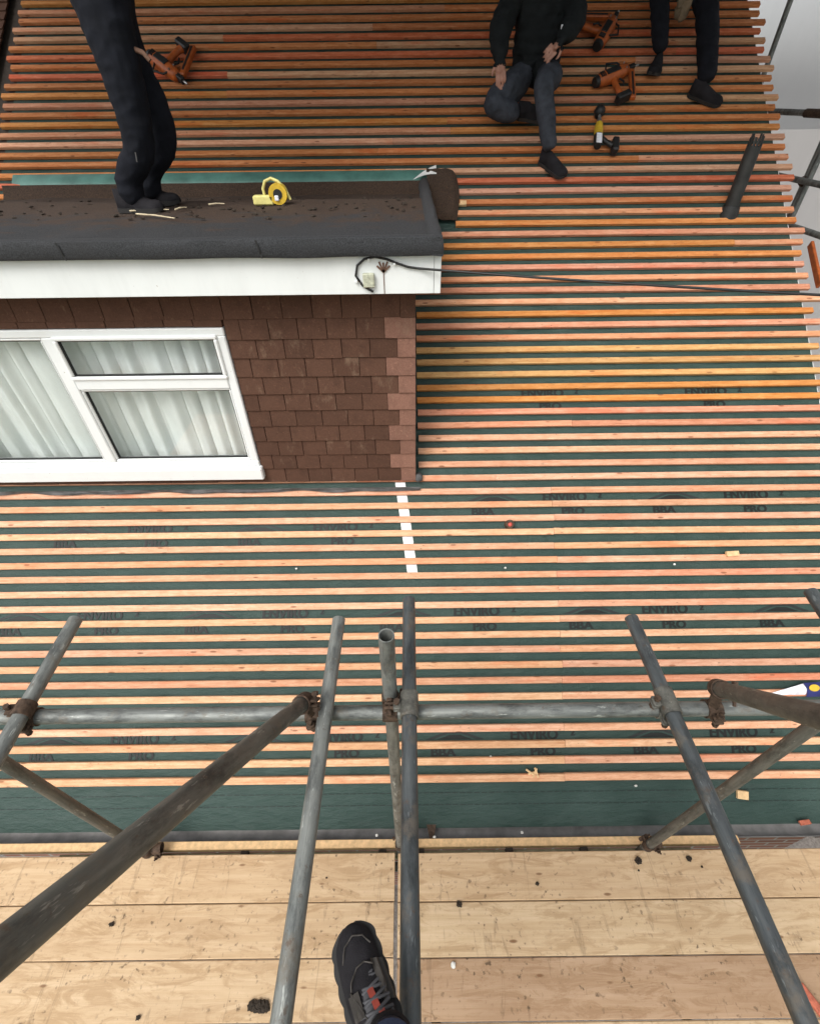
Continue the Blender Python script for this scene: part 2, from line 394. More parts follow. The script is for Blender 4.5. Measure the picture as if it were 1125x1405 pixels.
# ------------------------------------------------------------------ house and roof
XL, XR = -3.42, 3.14
RIDGE = 7.6
house = empty('house', (0, 1.0, -2.4), 'brick house under the battened roof', 'house')
ez = roof(0, -.30).z
MB().box((XL+.12, 1.02, -2.4), (XR-.12, 1.25, ez+.02)).build('front_wall', 'brick', house)
gy0, gy1 = 1.25, 1.119+RIDGE*SC*2-1.3
for x0, x1 in ((XL+.12, XL+.34), (XR-.34, XR-.12)):
    ry = RP0.y+RIDGE*SC; rz = RP0.z+RIDGE*SS-.12; z0 = RP0.z+(gy0-RP0.y)*SS/SC-.12
    prof = [(gy0, -2.4), (gy1, -2.4), (gy1, z0), (ry, rz), (gy0, z0)]
    MB().loft([[Vector((x0, y, z)) for y, z in prof], [Vector((x1, y, z)) for y, z in prof]]).build('gable_wall', 'brick', house)
roof_o = empty('battened_roof', roof(0, 0), 'pitched roof stripped to green underlay with rows of timber battens', 'roof')
def und(x, s):      # slight sag of the underlay between rafters
    return -.029 - .0035*(1-math.cos(2*math.pi*(x+.1)/.45))*.5 + .0015*noise.noise(Vector((x*2, s*3, 1)))
def und_pt(x, s, e=0): return roof(x, s, und(x, s)+e)
mb = MB().grid(lambda u, v: und_pt(XL+.07+(XR-XL-.14)*u, -.30+(RIDGE+.30)*v), 130, 60)
underlay = mb.build('underlay', 'membrane', roof_o, 60)
# laps between the rolls of underlay
for s0 in (1.18, 2.52, 3.86, 5.2, 6.5):
    MB().grid(lambda u, v: und_pt(XL+.08+(XR-XL-.16)*u, s0+.10*v, .0022-.002*v), 90, 2).build('lap', 'membrane', underlay, 60)
for s0 in (-.095, -.035-.13):       # dashed lap lines near the eaves
    mb = MB(); x = XL+.1
    while x < XR-.2:
        mb.grid(lambda u, v: und_pt(x+.035*u, s0+.0035*v, .0035), 1, 1); x += .047
    mb.build('printed_line', 'inkline', underlay)['kind'] = 'stuff'
# far slope and ridge so that the roof closes behind
rd = roof(0, RIDGE, -.03)
MB().add([(XL+.07, rd.y, rd.z), (XR-.07, rd.y, rd.z), (XR-.07, rd.y+RIDGE*SC, rd.z-RIDGE*SS), (XL+.07, rd.y+RIDGE*SC, rd.z-RIDGE*SS)], [(0, 1, 2, 3)]).build('rear_slope', 'membrane', roof_o)

# battens: one object for each length of timber
BW, BT = .044, .025
PAL = dict(peach=(.69,.405,.26), pale=(.73,.465,.29), salmon=(.66,.325,.205), orange=(.64,.275,.075), yellow=(.61,.365,.15), red=(.64,.18,.085), brown=(.60,.235,.085))
def pick(k):
    r = random.random()
    if k < 6: n = 'pale' if r < .6 else 'peach'
    elif k < 24: n = 'peach' if r < .55 else ('salmon' if r < .72 else 'pale')
    elif k < 26: n = 'salmon'
    elif k < 34: n = 'orange' if r < .45 else ('yellow' if r < .7 else ('brown' if r < .85 else 'salmon'))
    elif k < 43: n = 'salmon' if r < .55 else ('peach' if r < .75 else 'orange')
    else: n = ('brown', 'salmon', 'orange', 'brown', 'peach')[int(r/.86*4.99)] if r < .86 else 'red'
    c = PAL[n]; j = random.uniform(.88, 1.1)
    return (c[0]*j, c[1]*j*random.uniform(.95, 1.05), c[2]*j*random.uniform(.9, 1.1), 1)
def batten(x0, x1, s, c=None, k=0):
    L = x1-x0; mb = MB(); n = 7; rings = []
    bow = random.uniform(-.0025, .0025); ph = random.uniform(0, 6)
    b = .0035
    prof = [(-BW/2+b, 0), (BW/2-b, 0), (BW/2, -b), (BW/2, -BT), (-BW/2, -BT), (-BW/2, -b)]
    for i in range(n+1):
        x = -L/2+L*i/n; dy = bow*math.sin(ph+3*i/n); dz = .001*math.sin(ph*2+4*i/n)
        rings.append([Vector((x, p+dy, q+dz)) for p, q in prof])
    mb.loft(rings)
    tilt = random.uniform(-.0006, .0006)
    o = link('batten', mb.mesh('batten', 'batten'), roof_o, mat4(ROOFM @ Matrix.Rotation(tilt, 3, 'Z'), roof((x0+x1)/2, s, random.uniform(-.001, .001))))
    o.color = c or pick(k); return o
DX0, DX1 = -3.12, 0.045                     # dormer cheeks
FX_FLASH = .40
for k in range(0, 75):
    s = .1*k + random.uniform(-.002, .002)
    xr = XR+random.uniform(-.03, .035); xl = XL+random.uniform(-.03, .03)
    if k == 34: xr = XR+.12
    if k <= 20:
        j = .985+.012*random.uniform(-1, 1)+.002*k
        if k == 20: j = .62
        if k in (21,): j = .4
        batten(xl, j-.001, s, k=k); batten(j+.001, xr, s, k=k)
    elif k <= 45:
        x0 = .062+random.uniform(0, .012)
        if k >= 41: x0 = FX_FLASH+random.uniform(-.01, .02)
        if k in (24, 39):
            j = 2.6 if k == 39 else 1.2; batten(x0, j-.001, s, k=k); batten(j+.001, xr, s, k=k)
        else: batten(x0, xr, s, k=k)
        batten(xl, DX0-.03, s, k=k)
    else:
        j = random.choice((-1.6, -.2, .4, 1.9, 2.3))+random.uniform(-.1, .1)
        batten(xl, j-.001, s, k=k); batten(j+.001, xr, s, k=k)
# verge strips beside the battens
for x0, x1, nm in ((XL-.30, XL+.065, 'verge_board'), (XR-.09, XR-.055, 'verge_board')):
    MB().loft([[roof(x0, s, -.17), roof(x1, s, -.17), roof(x1, s, -.040), roof(x0, s, -.040)] for s in (-.2, RIDGE)]).build(nm, 'darkhole' if x0 < 0 else 'white', roof_o)

nb = empty('neighbour_roof', roof(-6, 0), 'grey brown tiled roof of the attached house past the verge', 'roof')
mb = MB()
for k in range(0, 76):
    s0 = -.3+.1*k
    mb.loft([[roof(x, s0, .012), roof(x, s0+.12, .0), roof(x, s0+.12, -.012), roof(x, s0, -.002)] for x in (-9.5, XL-.10)])
mb.build('tile_course', 'tile', nb)['kind'] = 'stuff'
# print on the underlay
def text_mesh(txt, size):
    cu = bpy.data.curves.new('t', 'FONT'); cu.body = txt; cu.size = size; cu.align_x = 'LEFT'; cu.offset = .0006
    to = bpy.data.objects.new('t', cu); col.objects.link(to)
    dg = bpy.context.evaluated_depsgraph_get(); me = bpy.data.meshes.new_from_object(to.evaluated_get(dg))
    bpy.data.objects.remove(to); bpy.data.curves.remove(cu)
    bm = bmesh.new(); bm.from_mesh(me); bmesh.ops.triangulate(bm, faces=bm.faces)
    v = [x.co.copy() for x in bm.verts]; bm.verts.index_update(); f = [tuple(x.index for x in p.verts) for p in bm.faces]; bm.free(); bpy.data.meshes.remove(me)
    return v, f
TX = {}
def put_print(x, s, parts):
    mb = MB()
    for p in parts:
        if p[0] == 'text':
            _, t, size, dx, ds, sx, mi = p
            if (t, size) not in TX: TX[(t, size)] = text_mesh(t, size)
            v, f = TX[(t, size)]
            for q_ in range(3): mb.add([und_pt(x+dx+q_*.0034+q.x*sx, s+ds+q.y, .0032+.0003*q_) for q in v], f, mi)
        else:
            _, poly, mi = p; mb.add([und_pt(x+a, s+b, .0032) for a, b in poly], [tuple(range(len(poly)))], mi)
    mb.build('printed_mark', ['ink', 'ink2'], underlay)['kind'] = 'stuff'
ROOFLOGO = [('poly', [(-.03, .102), (.11, .150), (.22, .150), (.36, .102), (.31, .102), (.21, .138), (.12, .138), (.02, .102)], 1), ('poly', [(.05, .102), (.13, .130), (.20, .130), (.28, .102)], 0)]
def mark_bba(x, s):
    s = math.floor(s/.1)*.1+BW/2+.004; put_print(x, s, ROOFLOGO+[('text', 'BBA', .070, 0, 0, 1.3, 0)])
def mark_brand(x, s):
    s = math.floor(s/.1)*.1+BW/2+.004; put_print(x, s, [('text', 'ENVIRO', .085, 0, .098, 1.05, 0), ('text', '2', .055, .40, .118, 1, 0), ('text', 'PRO', .068, .13, .0, 1.25, 0)])
for kind, px, py in (('b', 38, 1046), ('e', 148, 1046), ('b', 312, 1045), ('e', 430, 1043), ('b', 590, 1037), ('e', 700, 1036), ('b', 868, 1031), ('e', 975, 1028),
                     ('b', -5, 872), ('e', 102, 871), ('b', 252, 871), ('e', 358, 869), ('b', 520, 867), ('e', 622, 865), ('b', 780, 861), ('e', 882, 860), ('b', 1042, 857),
                     ('b', 72, 753), ('e', 172, 753), ('b', 325, 751), ('e', 428, 751),
                     ('b', 646, 706), ('e', 745, 706), ('b', 895, 702), ('e', 995, 700),
                     ('e', 715, 555), ('e', 940, 550)):
    p = at_roof(px, py, -.029); (mark_bba if kind == 'b' else mark_brand)(p.x, roof_s(p))
# white tape strip below the dormer corner
a0 = at_roof(549, 662, -.027); a1 = at_roof(566, 787, -.027)
MB().grid(lambda u, v: und_pt(a0.x+(a1.x-a0.x)*v + (u-.5)*.072, roof_s(a0)+(roof_s(a1)-roof_s(a0))*v, .004), 2, 14).build('white_tape_strip', 'tape', roof_o)
# second short strip beside the dormer's felt
# eaves: gutter, timber strip, packers
mb = MB(); n = 10
prof = [(math.cos(a)*.06, math.sin(a)*.06) for a in [math.pi+math.pi*i/n for i in range(n+1)]]
prof += [(p[0]*.94, p[1]*.94+.001) for p in reversed(prof)]
gz = roof(0, -.3).z-.035
mb.loft([[Vector((x, .895+a, gz+b)) for a, b in prof] for x in (XL-.05, XR+.05)])
gut = mb.build('gutter', 'gutter', roof_o, 40)
for x in (-2.6, -1.75, -.9, .055, .85, 1.7, 2.55):
    MB().loft([[Vector((x-.016, .895+a*1.08, gz+b*1.08)) for a, b in prof], [Vector((x+.016, .895+a*1.08, gz+b*1.08)) for a, b in prof]]).build('gutter_bracket', 'rust', gut, 40)
p = at_z(592, 1140, gz+.01)
MB().loft([[Vector((p.x-.03, p.y+.03, gz+.012)), Vector((p.x+.03, p.y+.03, gz+.012)), Vector((p.x+.012, p.y-.05, gz+.01)), Vector((p.x-.012, p.y-.05, gz+.01))],
           [Vector((p.x-.03, p.y+.03, gz+.022)), Vector((p.x+.03, p.y+.03, gz+.022)), Vector((p.x+.012, p.y-.05, gz+.02)), Vector((p.x-.012, p.y-.05, gz+.02))]]).build('bent_bracket', 'rust', gut)

# ------------------------------------------------------------------ dormer
dormer = empty('dormer', (-1.5, 2.69, 1.34), 'flat-roofed dormer with brown tile-hung front and white fascia', 'dormer')
YW = 2.69
def base_z(y): return RP0.z+(y-RP0.y)*SS/SC
WZ0 = base_z(YW)
ZS = 2.662                                   # soffit
wr_ = at_y(305, 447, 2.66); WX1 = -1.035; WZT = 2.434; WZB = 1.485
WX0 = -2.98
wall = MB()
wall.box((WX1, YW, WZ0-.02), (DX1-.012, YW+.1, ZS))
wall.box((WX0, YW, WZT), (WX1-.001, YW+.1, ZS))
wall.box((DX0, YW, WZ0-.02), (WX0-.001, YW+.1, ZS))
wall.box((WX0, YW+.02, WZ0-.02), (WX1-.001, YW+.1, WZ0+.04))
wall_o = wall.build('wall', 'tile', dormer)
def side_wall(x0, x1):
    ytop = RP0.y+(ZS-RP0.z)*SC/SS
    p = [(YW+.1, WZ0-.02), (ytop, ZS), (YW+.1, ZS)]
    MB().loft([[Vector((x0, y, z)) for y, z in p], [Vector((x1, y, z)) for y, z in p]]).build('cheek_wall', 'tile', dormer)
side_wall(DX1-.09, DX1-.012); side_wall(DX0, DX0+.08)
# hung tiles
G = .114; TW = .163
zb = 2.477; row = 0
tcache = {}
def tile(x0, x1, zbot, h, mat, out=0):
    w_ = round(x1-x0, 4); key = (w_, round(h, 3), mat)
    if key not in tcache:
        tcache[key] = MB().bbox((-w_/2, -.011, 0), (w_/2, 0, h), .0022).mesh('tile', mat)
    rot = Matrix.Rotation(R(-5.0+random.uniform(-.8, .8)), 3, 'X') @ Matrix.Rotation(R(random.uniform(-.5, .5)), 3, 'Y')
    link('tile', tcache[key], wall_o, mat4(rot, Vector(((x0+x1)/2, YW-.016-out+random.uniform(-.0015, .0015), zbot+random.uniform(-.002, .002)))))
while zb > WZ0-.1:
    top = min(zb+.135+(.05 if row == 0 else 0), ZS)
    x1 = DX1; first = True
    cw = .175 if row % 2 else .105
    tile(x1-cw, x1-.001, max(zb, WZ0-.03), top-max(zb, WZ0-.03), 'corner', .003) if row > 0 else tile(x1-.085, x1-.001, zb, top-zb, 'tile')
    x = x1-(cw if row else .085)
    while x > DX0+.02:
        a = x-TW+random.uniform(-.004, .004); b0 = max(zb, WZ0-.03); z1 = top
        xa = a
        if b0 < WZT-.02 and z1 > WZB:
            if x <= WX1+.02: break
            xa = max(a, WX1+.004)
        if b0 < WZT and b0 > WZT-.12: pass
        if xa < WX1 and b0 < WZT+.004 and z1 > WZT:      # sliver of the second course above the window
            b0 = WZT+.004
        if x-xa > .03 and z1-b0 > .02: tile(xa+.0015, x-.0015, b0, z1-b0, 'tile')
        x = a
    if row == 1:                                      # strip above the window
        x = WX1
        while x > DX0+.02:
            tile(x-TW+.0015, x-.0015, WZT+.004, zb+.135-WZT-.004, 'tile'); x -= TW
    zb -= G; row += 1
# window
win = empty('window', (-2, 2.66, WZB)); win.parent = dormer; win.matrix_parent_inverse = parent_world(dormer).inverted()
YF = 2.655
def bar(x0, x1, z0, z1, y0=YF, y1=YF+.06, name='frame_bar', b=.006):
    MB().bbox((x0, y0, z0), (x1, y1, z1), b).build(name, 'upvc', win)
MX = -2.045                                   # mullion centre
bar(WX0, WX1, WZT-.045, WZT); bar(WX0, WX1, WZB, WZB+.045)
bar(WX1-.052, WX1, WZB+.045, WZT-.045); bar(WX0, WX0+.05, WZB+.045, WZT-.045); bar(MX-.035, MX+.035, WZB+.045, WZT-.045)
TZ = 2.104
bar(MX+.035, WX1-.052, TZ-.034, TZ+.034, YF-.004, YF+.06)
def sash(x0, x1, z0, z1, fw, yo):
    fr = MB()
    for a in ((x0, x1, z1-fw, z1), (x0, x1, z0, z0+fw), (x0, x0+fw, z0+fw, z1-fw), (x1-fw, x1, z0+fw, z1-fw)):
        fr.bbox((a[0], yo, a[2]), (a[1], yo+.05, a[3]), .007)
    fr.build('sash', 'upvc', win)
    gk = MB(); i0 = fw-.001; e = .008
    for a in ((x0+i0, x1-i0, z1-i0-e, z1-i0), (x0+i0, x1-i0, z0+i0, z0+i0+e), (x0+i0, x0+i0+e, z0+i0, z1-i0), (x1-i0-e, x1-i0, z0+i0, z1-i0)):
        gk.box((a[0], yo+.014, a[2]), (a[1], yo+.030, a[3]))
    gk.build('gasket', 'gasket', win)
    MB().box((x0+i0, yo+.026, z0+i0), (x1-i0, yo+.032, z1-i0)).build('pane', 'glass', win)
sash(MX+.03, WX1-.045, TZ+.030, WZT-.036, .024, YF-.014)
sash(MX+.036, WX1-.053, WZB+.046, TZ-.035, .016, YF+.006)
sash(WX0+.051, MX-.036, WZB+.046, WZT-.046, .016, YF+.006)
MB().bbox((WX0-.02, YF-.03, WZ0+.052), (WX1+.015, YF+.06, WZB-.001), .008).build('sill', 'upvc', win)
# net curtain and the dim room behind it
mb = MB()
def fold(u, v):
    x = -3.0+1.99*u
    ph = 2*math.pi*u*15+1.6*math.sin(u*23)+.8*math.sin(u*57)
    y = 2.80+.028*math.sin(ph)+.008*math.sin(ph*2.3+1)+.01*noise.noise(Vector((u*9, v*2, 3)))
    return Vector((x+.012*math.cos(ph), y, 1.36+1.14*v))
mb.grid(fold, 260, 8)
tag(mb.build('net_curtain', 'net', None, 60), 'pale net curtain hanging in folds behind the dormer window', 'curtain')
MB().box((DX0+.1, 3.25, 1.0), (DX1-.12, 3.3, 2.6)).build('room_wall', 'room', dormer)
MB().box((DX0+.1, 2.8, 1.25), (DX1-.12, 3.24, 1.3)).build('room_floor', 'room', dormer)
# soffit, fascia
FX1 = at_y(605, 375, 2.5).x; FX0 = DX0-.12
MB().box((FX0, 2.515, ZS-.001), (FX1-.004, 2.9, ZS+.012)).build('soffit', 'white', dormer)
MB().bbox((FX0, 2.497, 2.652), (FX1, 2.514, 2.836), .002).build('fascia', 'white', dormer)
MB().box((FX1-.018, 2.515, 2.652), (FX1, 4.2, 2.836)).build('side_fascia', 'white', dormer)
MB().box((FX1-.035, 2.4955, 2.6525), (FX1-.0335, 2.4968, 2.835)).build('fascia_joint', 'gasket', dormer)
# felted flat roof
ZR = 2.872
fl = MB().grid(lambda u, v: Vector((FX0+(FX1-FX0-.02)*u, 2.5+2.2*v, ZR+.012*noise.noise(Vector((u*14, v*9, 2)))-.07*min(1, max(0, (v-.62)/.12)))), 60, 30)
flat = fl.build('flat_roof', 'dirtfelt', dormer, 60)
def kerb_ring(p, d, side):       # rounded felt drip edge, profile in (out, z)
    pr = [(.042, -.046), (.050, -.03), (.046, .012), (.040, .030), (.020, .036), (-.05, .026), (-.12, .0), (-.13, -.03), (-.02, -.046)]
    return [Vector(p)+Vector(d)*a+Vector((0, 0, ZR+.005+b)) for a, b in pr]
mb = MB(); xs = [FX0+(FX1+.0-FX0)*i/60 for i in range(61)]
mb.loft([[q+Vector((0, .004*noise.noise(Vector((x*5, i_, 0))), .005*noise.noise(Vector((x*3, i_*.4, 5))))) for i_, q in enumerate(kerb_ring((x, 2.5, 0), (0, -1, 0), 0))] for x in xs])
mb.build('drip_edge', 'felt', dormer, 50)
mb = MB(); ys = [2.5-.045+(4.55-2.455)*i/24 for i in range(25)]
mb.loft([[q+Vector((.005*noise.noise(Vector((y*5, i_, 9))), 0, .006*noise.noise(Vector((y*3, i_*.4, 7))))) for i_, q in enumerate([Vector((FX1-.022, y, 0))+Vector((a, 0, ZR+.005+b)) for a, b in ((.026, -.046), (.03, -.01), (.026, .02), (.008, .034), (-.02, .028), (-.04, .0), (-.045, -.03), (-.02, -.046))])] for y in ys])
mb.build('side_kerb', 'felt', dormer, 50)
# lapped joints in the drip edge felt
for px in (75, 350):
    p = at_y(px, 333, 2.45)
    MB().grid(lambda u, v: Vector((p.x+.008*u+.03*(1-v)*.5, 2.4475+.004*noise.noise(Vector((v*3, 0, 0))), 2.832+.075*v)), 1, 5).build('felt_joint', 'gasket', dormer)
# felt saddle lapping onto the slope at the dormer's back corner
mb = MB()
def flap(u, v):
    s = 4.12+.44*v; x = FX1+.0+(.235+.03*math.sin(3*v))*u
    h = .05*min(1, (1-u)*7)*min(1, v*14+.15)*(1-.25*u)
    return roof(x+.012*noise.noise(Vector((s*6, u*3, 1))), s, .006+h+.016*noise.noise(Vector((u*4, v*6, 4))))
mb.grid(flap, 16, 20); mb.build('corner_flashing', 'dirtfelt', dormer, 60)
MB().box((FX1+.25, 0, 0), (FX1+.32, .04, .02), mat4(ROOFM, roof(0, 4.27, -.02))).build('offcut_block', 'chip', dormer)
# back upstand and green apron of underlay
mb = MB().grid(lambda u, v: Vector((FX0+(FX1-FX0)*u, 4.52+.06*v+.02*noise.noise(Vector((u*12, v, 3))), ZR-.075+.09*v)), 60, 3)
mb.build('back_upstand', 'dirtfelt', dormer, 60)
def apron(u, v):
    x = FX0+.02+(FX1+.07-FX0)*u
    dip = .05*max(0, 1-(x-FX0)/.28)
    s = 4.62-.02*v; w_ = .012*noise.noise(Vector((x*2.2, 0, 8)))
    p = roof(x, 4.60, .004); q = Vector((x, p.y-.10-w_, p.z-.095-dip+.01*noise.noise(Vector((x*3, 5, 5)))))
    return p.lerp(q, v)+Vector((0, -.02*math.sin(math.pi*v), 0.01*math.sin(math.pi*v)))
MB().grid(apron, 80, 6).build('apron', 'apron', dormer, 60)
p = roof(FX1+.05, 4.6, .01)
MB().grid(lambda u, v: p+Vector((-.16+.19*u, -.13+.03*u+.1*v*u, -.055+.05*v*u+.03*u*u+.02*math.sin(3*u))), 8, 3).build('torn_apron_end', 'tape', dormer, 60)
# crumpled lead flashing at the foot of the front wall
def lead(u, v):
    x = DX0+(DX1+.03-DX0)*u
    n_ = noise.noise(Vector((x*3.1, 2, 0)))
    s = roof_s(Vector((0, YW-.055, base_z(YW-.055))))-(.022+.03*n_)*v
    return roof(x, s, .018+.02*(1-v)+.012*noise.noise(Vector((x*9, v*2, 4)))+.01*n_*v)
MB().grid(lead, 220, 5).build('lead_flashing', 'lead', dormer, 60)
p = roof(DX1+.02, 2.0, .02)
MB().blob(p, (.03, .035, .03), 3).build('flashing_end', 'lead', dormer, 60)

# ------------------------------------------------------------------ telephone cable on the fascia
cab = empty('telephone_cable', at_y(520, 360, 2.49), 'thin black telephone cable looped over the white fascia and strung across battens', 'cable')
lp = [(512, 400), (498, 392), (488, 378), (490, 364), (500, 355), (514, 352), (530, 355), (545, 361), (560, 366), (575, 368)]
P = [at_y(a, b, 2.488) for a, b in lp]
end = at_y(1125, 438, 2.0); end2 = P[-1]+(end-P[-1])*2.6+Vector((0, 0, .35))
q = [P[-1].lerp(end2, i/24)+Vector((0, 0, -.12*4*(i/24)*(1-i/24)*0.35)) for i in range(1, 25)]
# keep the cable on its sight line through the photographed end
MB().tube(P+q, .0055, 8).build('wire', 'cable', cab, 60)
p = at_y(506, 384, 2.487)
MB().bbox((p.x-.028, 2.472, p.z-.032), (p.x+.028, 2.4965, p.z+.032), .004).build('junction_box', 'boxgrey', cab)
p = at_y(526, 368, 2.487); mb = MB()
for i in range(5):
    a = R(-48+24*i); mb.box((-.004, -.006, 0), (.004, .0, .042+.008*(i % 2)), mat4(Matrix.Rotation(a, 3, 'Y'), p+Vector((0, 2.4965-p.y, -.018))))
mb.build('fan_bracket', 'rusty_br', cab)
MB().box((p.x-.0018, 2.4935, 2.655), (p.x+.0018, 2.4968, p.z-.02)).build('rust_drip', 'rusty_br', cab)
for px, py in ((506, 356), (489, 386), (541, 362)):
    p = at_y(px, py, 2.487); MB().bbox((p.x-.006, 2.482, p.z-.006), (p.x+.006, 2.4965, p.z+.006), .002).build('clip', 'white', cab)

# ------------------------------------------------------------------ vent pipe
vb = at_roof(1000, 292, -.02); vtop = at_y(1029, 186, vb.y).z
vent = empty('vent_pipe', vb, 'black vent pipe with notched top standing on the battens', 'pipe')
mb = MB(); n = 26; ring = lambda z, r: [Vector((vb.x+r*math.cos(2*math.pi*k/n), vb.y+r*math.sin(2*math.pi*k/n), z)) for k in range(n)]
mb.loft([ring(vb.z-.15, .052), ring(vtop-.06, .0505), ring(vtop-.06, .046), ring(vb.z-.14, .046)], cap=False)
mb.build('pipe', 'pipe', vent, 40)
mb = MB()
for k in range(0, n, 2):
    a0_, a1_ = 2*math.pi*k/n, 2*math.pi*(k+1.1)/n
    f_ = lambda a, r, z: Vector((vb.x+r*math.cos(a), vb.y+r*math.sin(a), z))
    mb.loft([[f_(a0_, .0502, vtop-.07), f_(a1_, .0502, vtop-.07), f_(a1_, .0462, vtop-.07), f_(a0_, .0462, vtop-.07)], [f_(a0_, .047, vtop+.014*math.sin(k)), f_(a1_, .047, vtop+.014*math.sin(k)), f_(a1_, .042, vtop+.014*math.sin(k)), f_(a0_, .042, vtop+.014*math.sin(k))]])
mb.build('notched_top', 'pipe', vent)
mb = MB(); mb.loft([ring(vb.z-.12, .085), ring(vb.z+.03, .066), ring(vb.z+.05, .062), ring(vb.z+.05, .056)], cap=False); mb.build('collar', 'pipe', vent, 40)

# ------------------------------------------------------------------ scaffold
TR = .02415; TI = .0205
ZT = CAMZ-1.50                                # transom centres
ZL = ZT-.0485                                 # ledger centre
scaf = empty('scaffold', (0, .76, -2.4), 'galvanised tube scaffold with transoms reaching over the eaves', 'scaffold')
def stube(name, a, b, mat='tube'):
    a = Vector(a); b = Vector(b); L = (b-a).length
    mb = MB().pipe((0, 0, 0), (0, 0, L), TR, TI, 24, 8)
    z = (b-a).normalized(); x = Vector((1, 0, 0)) if abs(z.x) < .9 else Vector((0, 1, 0)); x = (x-z*x.dot(z)).normalized(); y = z.cross(x)
    return link(name, mb.mesh(name, mat, 40), scaf, mat4(Matrix((x, y, z)).transposed(), a))
def coupler(c, ax1, c2, ax2, open_dir=None, mat='rust'):
    """two clamped bands, each with a flap, a bolt and a nut"""
    c = Vector(c); c2 = Vector(c2)
    mb = MB(); bolts = []
    for cc, ax, oc in ((c, Vector(ax1).normalized(), c2), (c2, Vector(ax2).normalized(), c)):
        tow = (oc-cc); tow = (tow-ax*tow.dot(ax)); tow = tow.normalized() if tow.length > 1e-4 else Vector((0, 0, 1))
        sd_ = ax.cross(tow); hw = .042 if (mat == 'tubedark' and cc is c) else .024; n = 20
        rings = []
        for h, r in ((-hw, TR+.0015), (-hw, TR+.006), (hw, TR+.006), (hw, TR+.0015)):
            rings.append([cc+ax*h+(tow*math.cos(2*math.pi*k/n)+sd_*math.sin(2*math.pi*k/n))*r for k in range(n)])
        mb.loft(rings+[rings[0]], cap=False)
        # flap and bolt at the side
        m_ = Matrix((ax, sd_, tow)).transposed()
        mb.bbox((-.018, TR+.002, -.012), (.018, TR+.028, -.002), .003, mat4(m_, cc)); mb.bbox((-.018, TR+.002, .004), (.018, TR+.028, .012), .003, mat4(m_, cc))
        bolts.append((cc, m_))
    if (c2-c).length > .01:
        mb.bbox((0, -.016, -.016), ((c2-c).length, .016, .016), .003, mat4(frame(c2-c), c))
    o = mb.build('coupler', mat, scaf, 40)
    for cc, m_ in bolts:
        b = MB(); p = lambda z: mat4(m_, cc) @ Vector((0, TR+.017, z))
        b.tube([p(-.03), p(.045)], .0055, 8); b.tube([p(-.032), p(-.02)], .0105, 6); b.tube([p(.014), p(.026)], .012, 6)
        b.build('bolt', 'rust', o)
LY = at_z(600, 977, ZL).y
stube('ledger', (-3.0, LY, ZL), (3.0, LY, ZL), 'tube')
stube('ledger', (-3.0, -.62, ZL), (3.0, -.62, ZL), 'tube')
def transom(px0, py0, px1, py1, mat):
    a = at_z(px0, py0, ZT); b = at_z(px1, py1, ZT)
    d = (a-b).normalized(); e = a-d*((a.y+.80)/d.y)
    stube('transom', e, a, mat); return a, e, d
T1 = transom(465, 850, 386, 1400, 'tube')
T2 = transom(561, 823, 563, 1400, 'tubeblue')
T3 = transom(866, 848, 1104, 1400, 'tubeblue')
T4 = transom(104, 850, 16, 1004, 'tube')
T5 = transom(1112, 812, 1270, 1050, 'tubeblue')
def ycross(T, y): a, e, d = T; return e+d*((y-e.y)/d.y)
for T in (T2, T3, T4):
    c = ycross(T, LY); coupler(c+Vector((0, 0, .0)), T[2], Vector((c.x, LY, ZL)), (1, 0, 0), mat='tubedark' if T is not T4 else 'rust')
for T in (T1, T2, T3, T4, T5):
    c = ycross(T, -.62); coupler(c, T[2], Vector((c.x, -.62, ZL)), (1, 0, 0))
# standards
def standard(px0, py0, px1, py1, top=None, mat='tube'):
    b = at_z(px1, py1, 0.0); t_ = at_y(px0, py0, b.y+.0)
    d = (t_-b).normalized(); foot = b+d*((-2.38-b.z)/d.z)
    up = t_ if top is None else b+d*((top-b.z)/d.z)
    stube('standard', foot, up, mat); return b, d
SM = standard(530, 872, 549, 1162)
SR = standard(1090, 1015, 886, 1163, CAMZ-1.38, 'tubedark')
SLf = standard(50, 1075, 205, 1172, CAMZ-1.35, 'tubedark')
for x in (-1.6, -.1, 1.45): stube('standard', (x, -.68, -2.38), (x, -.68, 3.0), 'tube')
for b, d in (SM, SR, SLf):
    c = b+d*((ZL-b.z)/d.z); coupler(c, d, Vector((c.x, LY, ZL)) if abs(c.y-LY) > .02 else Vector((c.x+.0, LY-.03, ZL)), (1, 0, 0))
    c = b+d*((.03-b.z)/d.z); coupler(c+d*.015, d, c+Vector((.055, .02, .0)), (1, .1, 0))
# lower lift tubes under the boards
stube('ledger', (-3, .70, -.085), (3, .70, -.085)); stube('ledger', (-3, -.62, -.085), (3, -.62, -.085))
for x in (-1.7, -.2, .1, 1.35): stube('transom', (x, -.8, -.0635-.0), (x, .735, -.0635))
# raking guard braces that come down onto the ledger
def brace(px0, py0, r0, px1, py1, mat):
    e = at_z(px0, py0, ZL+.075); d1 = ray(px1, py1).normalized(); s_ = CAM+d1*r0
    dd = (s_-e).normalized(); stube('brace', e, e+dd*1.9, mat)
    return e, dd
B1 = brace(422, 960, .82, 2, 1306, 'tubedark')
B2 = brace(982, 944, 1.24, 1125, 984, 'tubedark')
for e, dd in (B1, B2):
    c = e+dd*.045; coupler(c, dd, Vector((c.x+.015, LY, ZL)), (1, 0, 0))

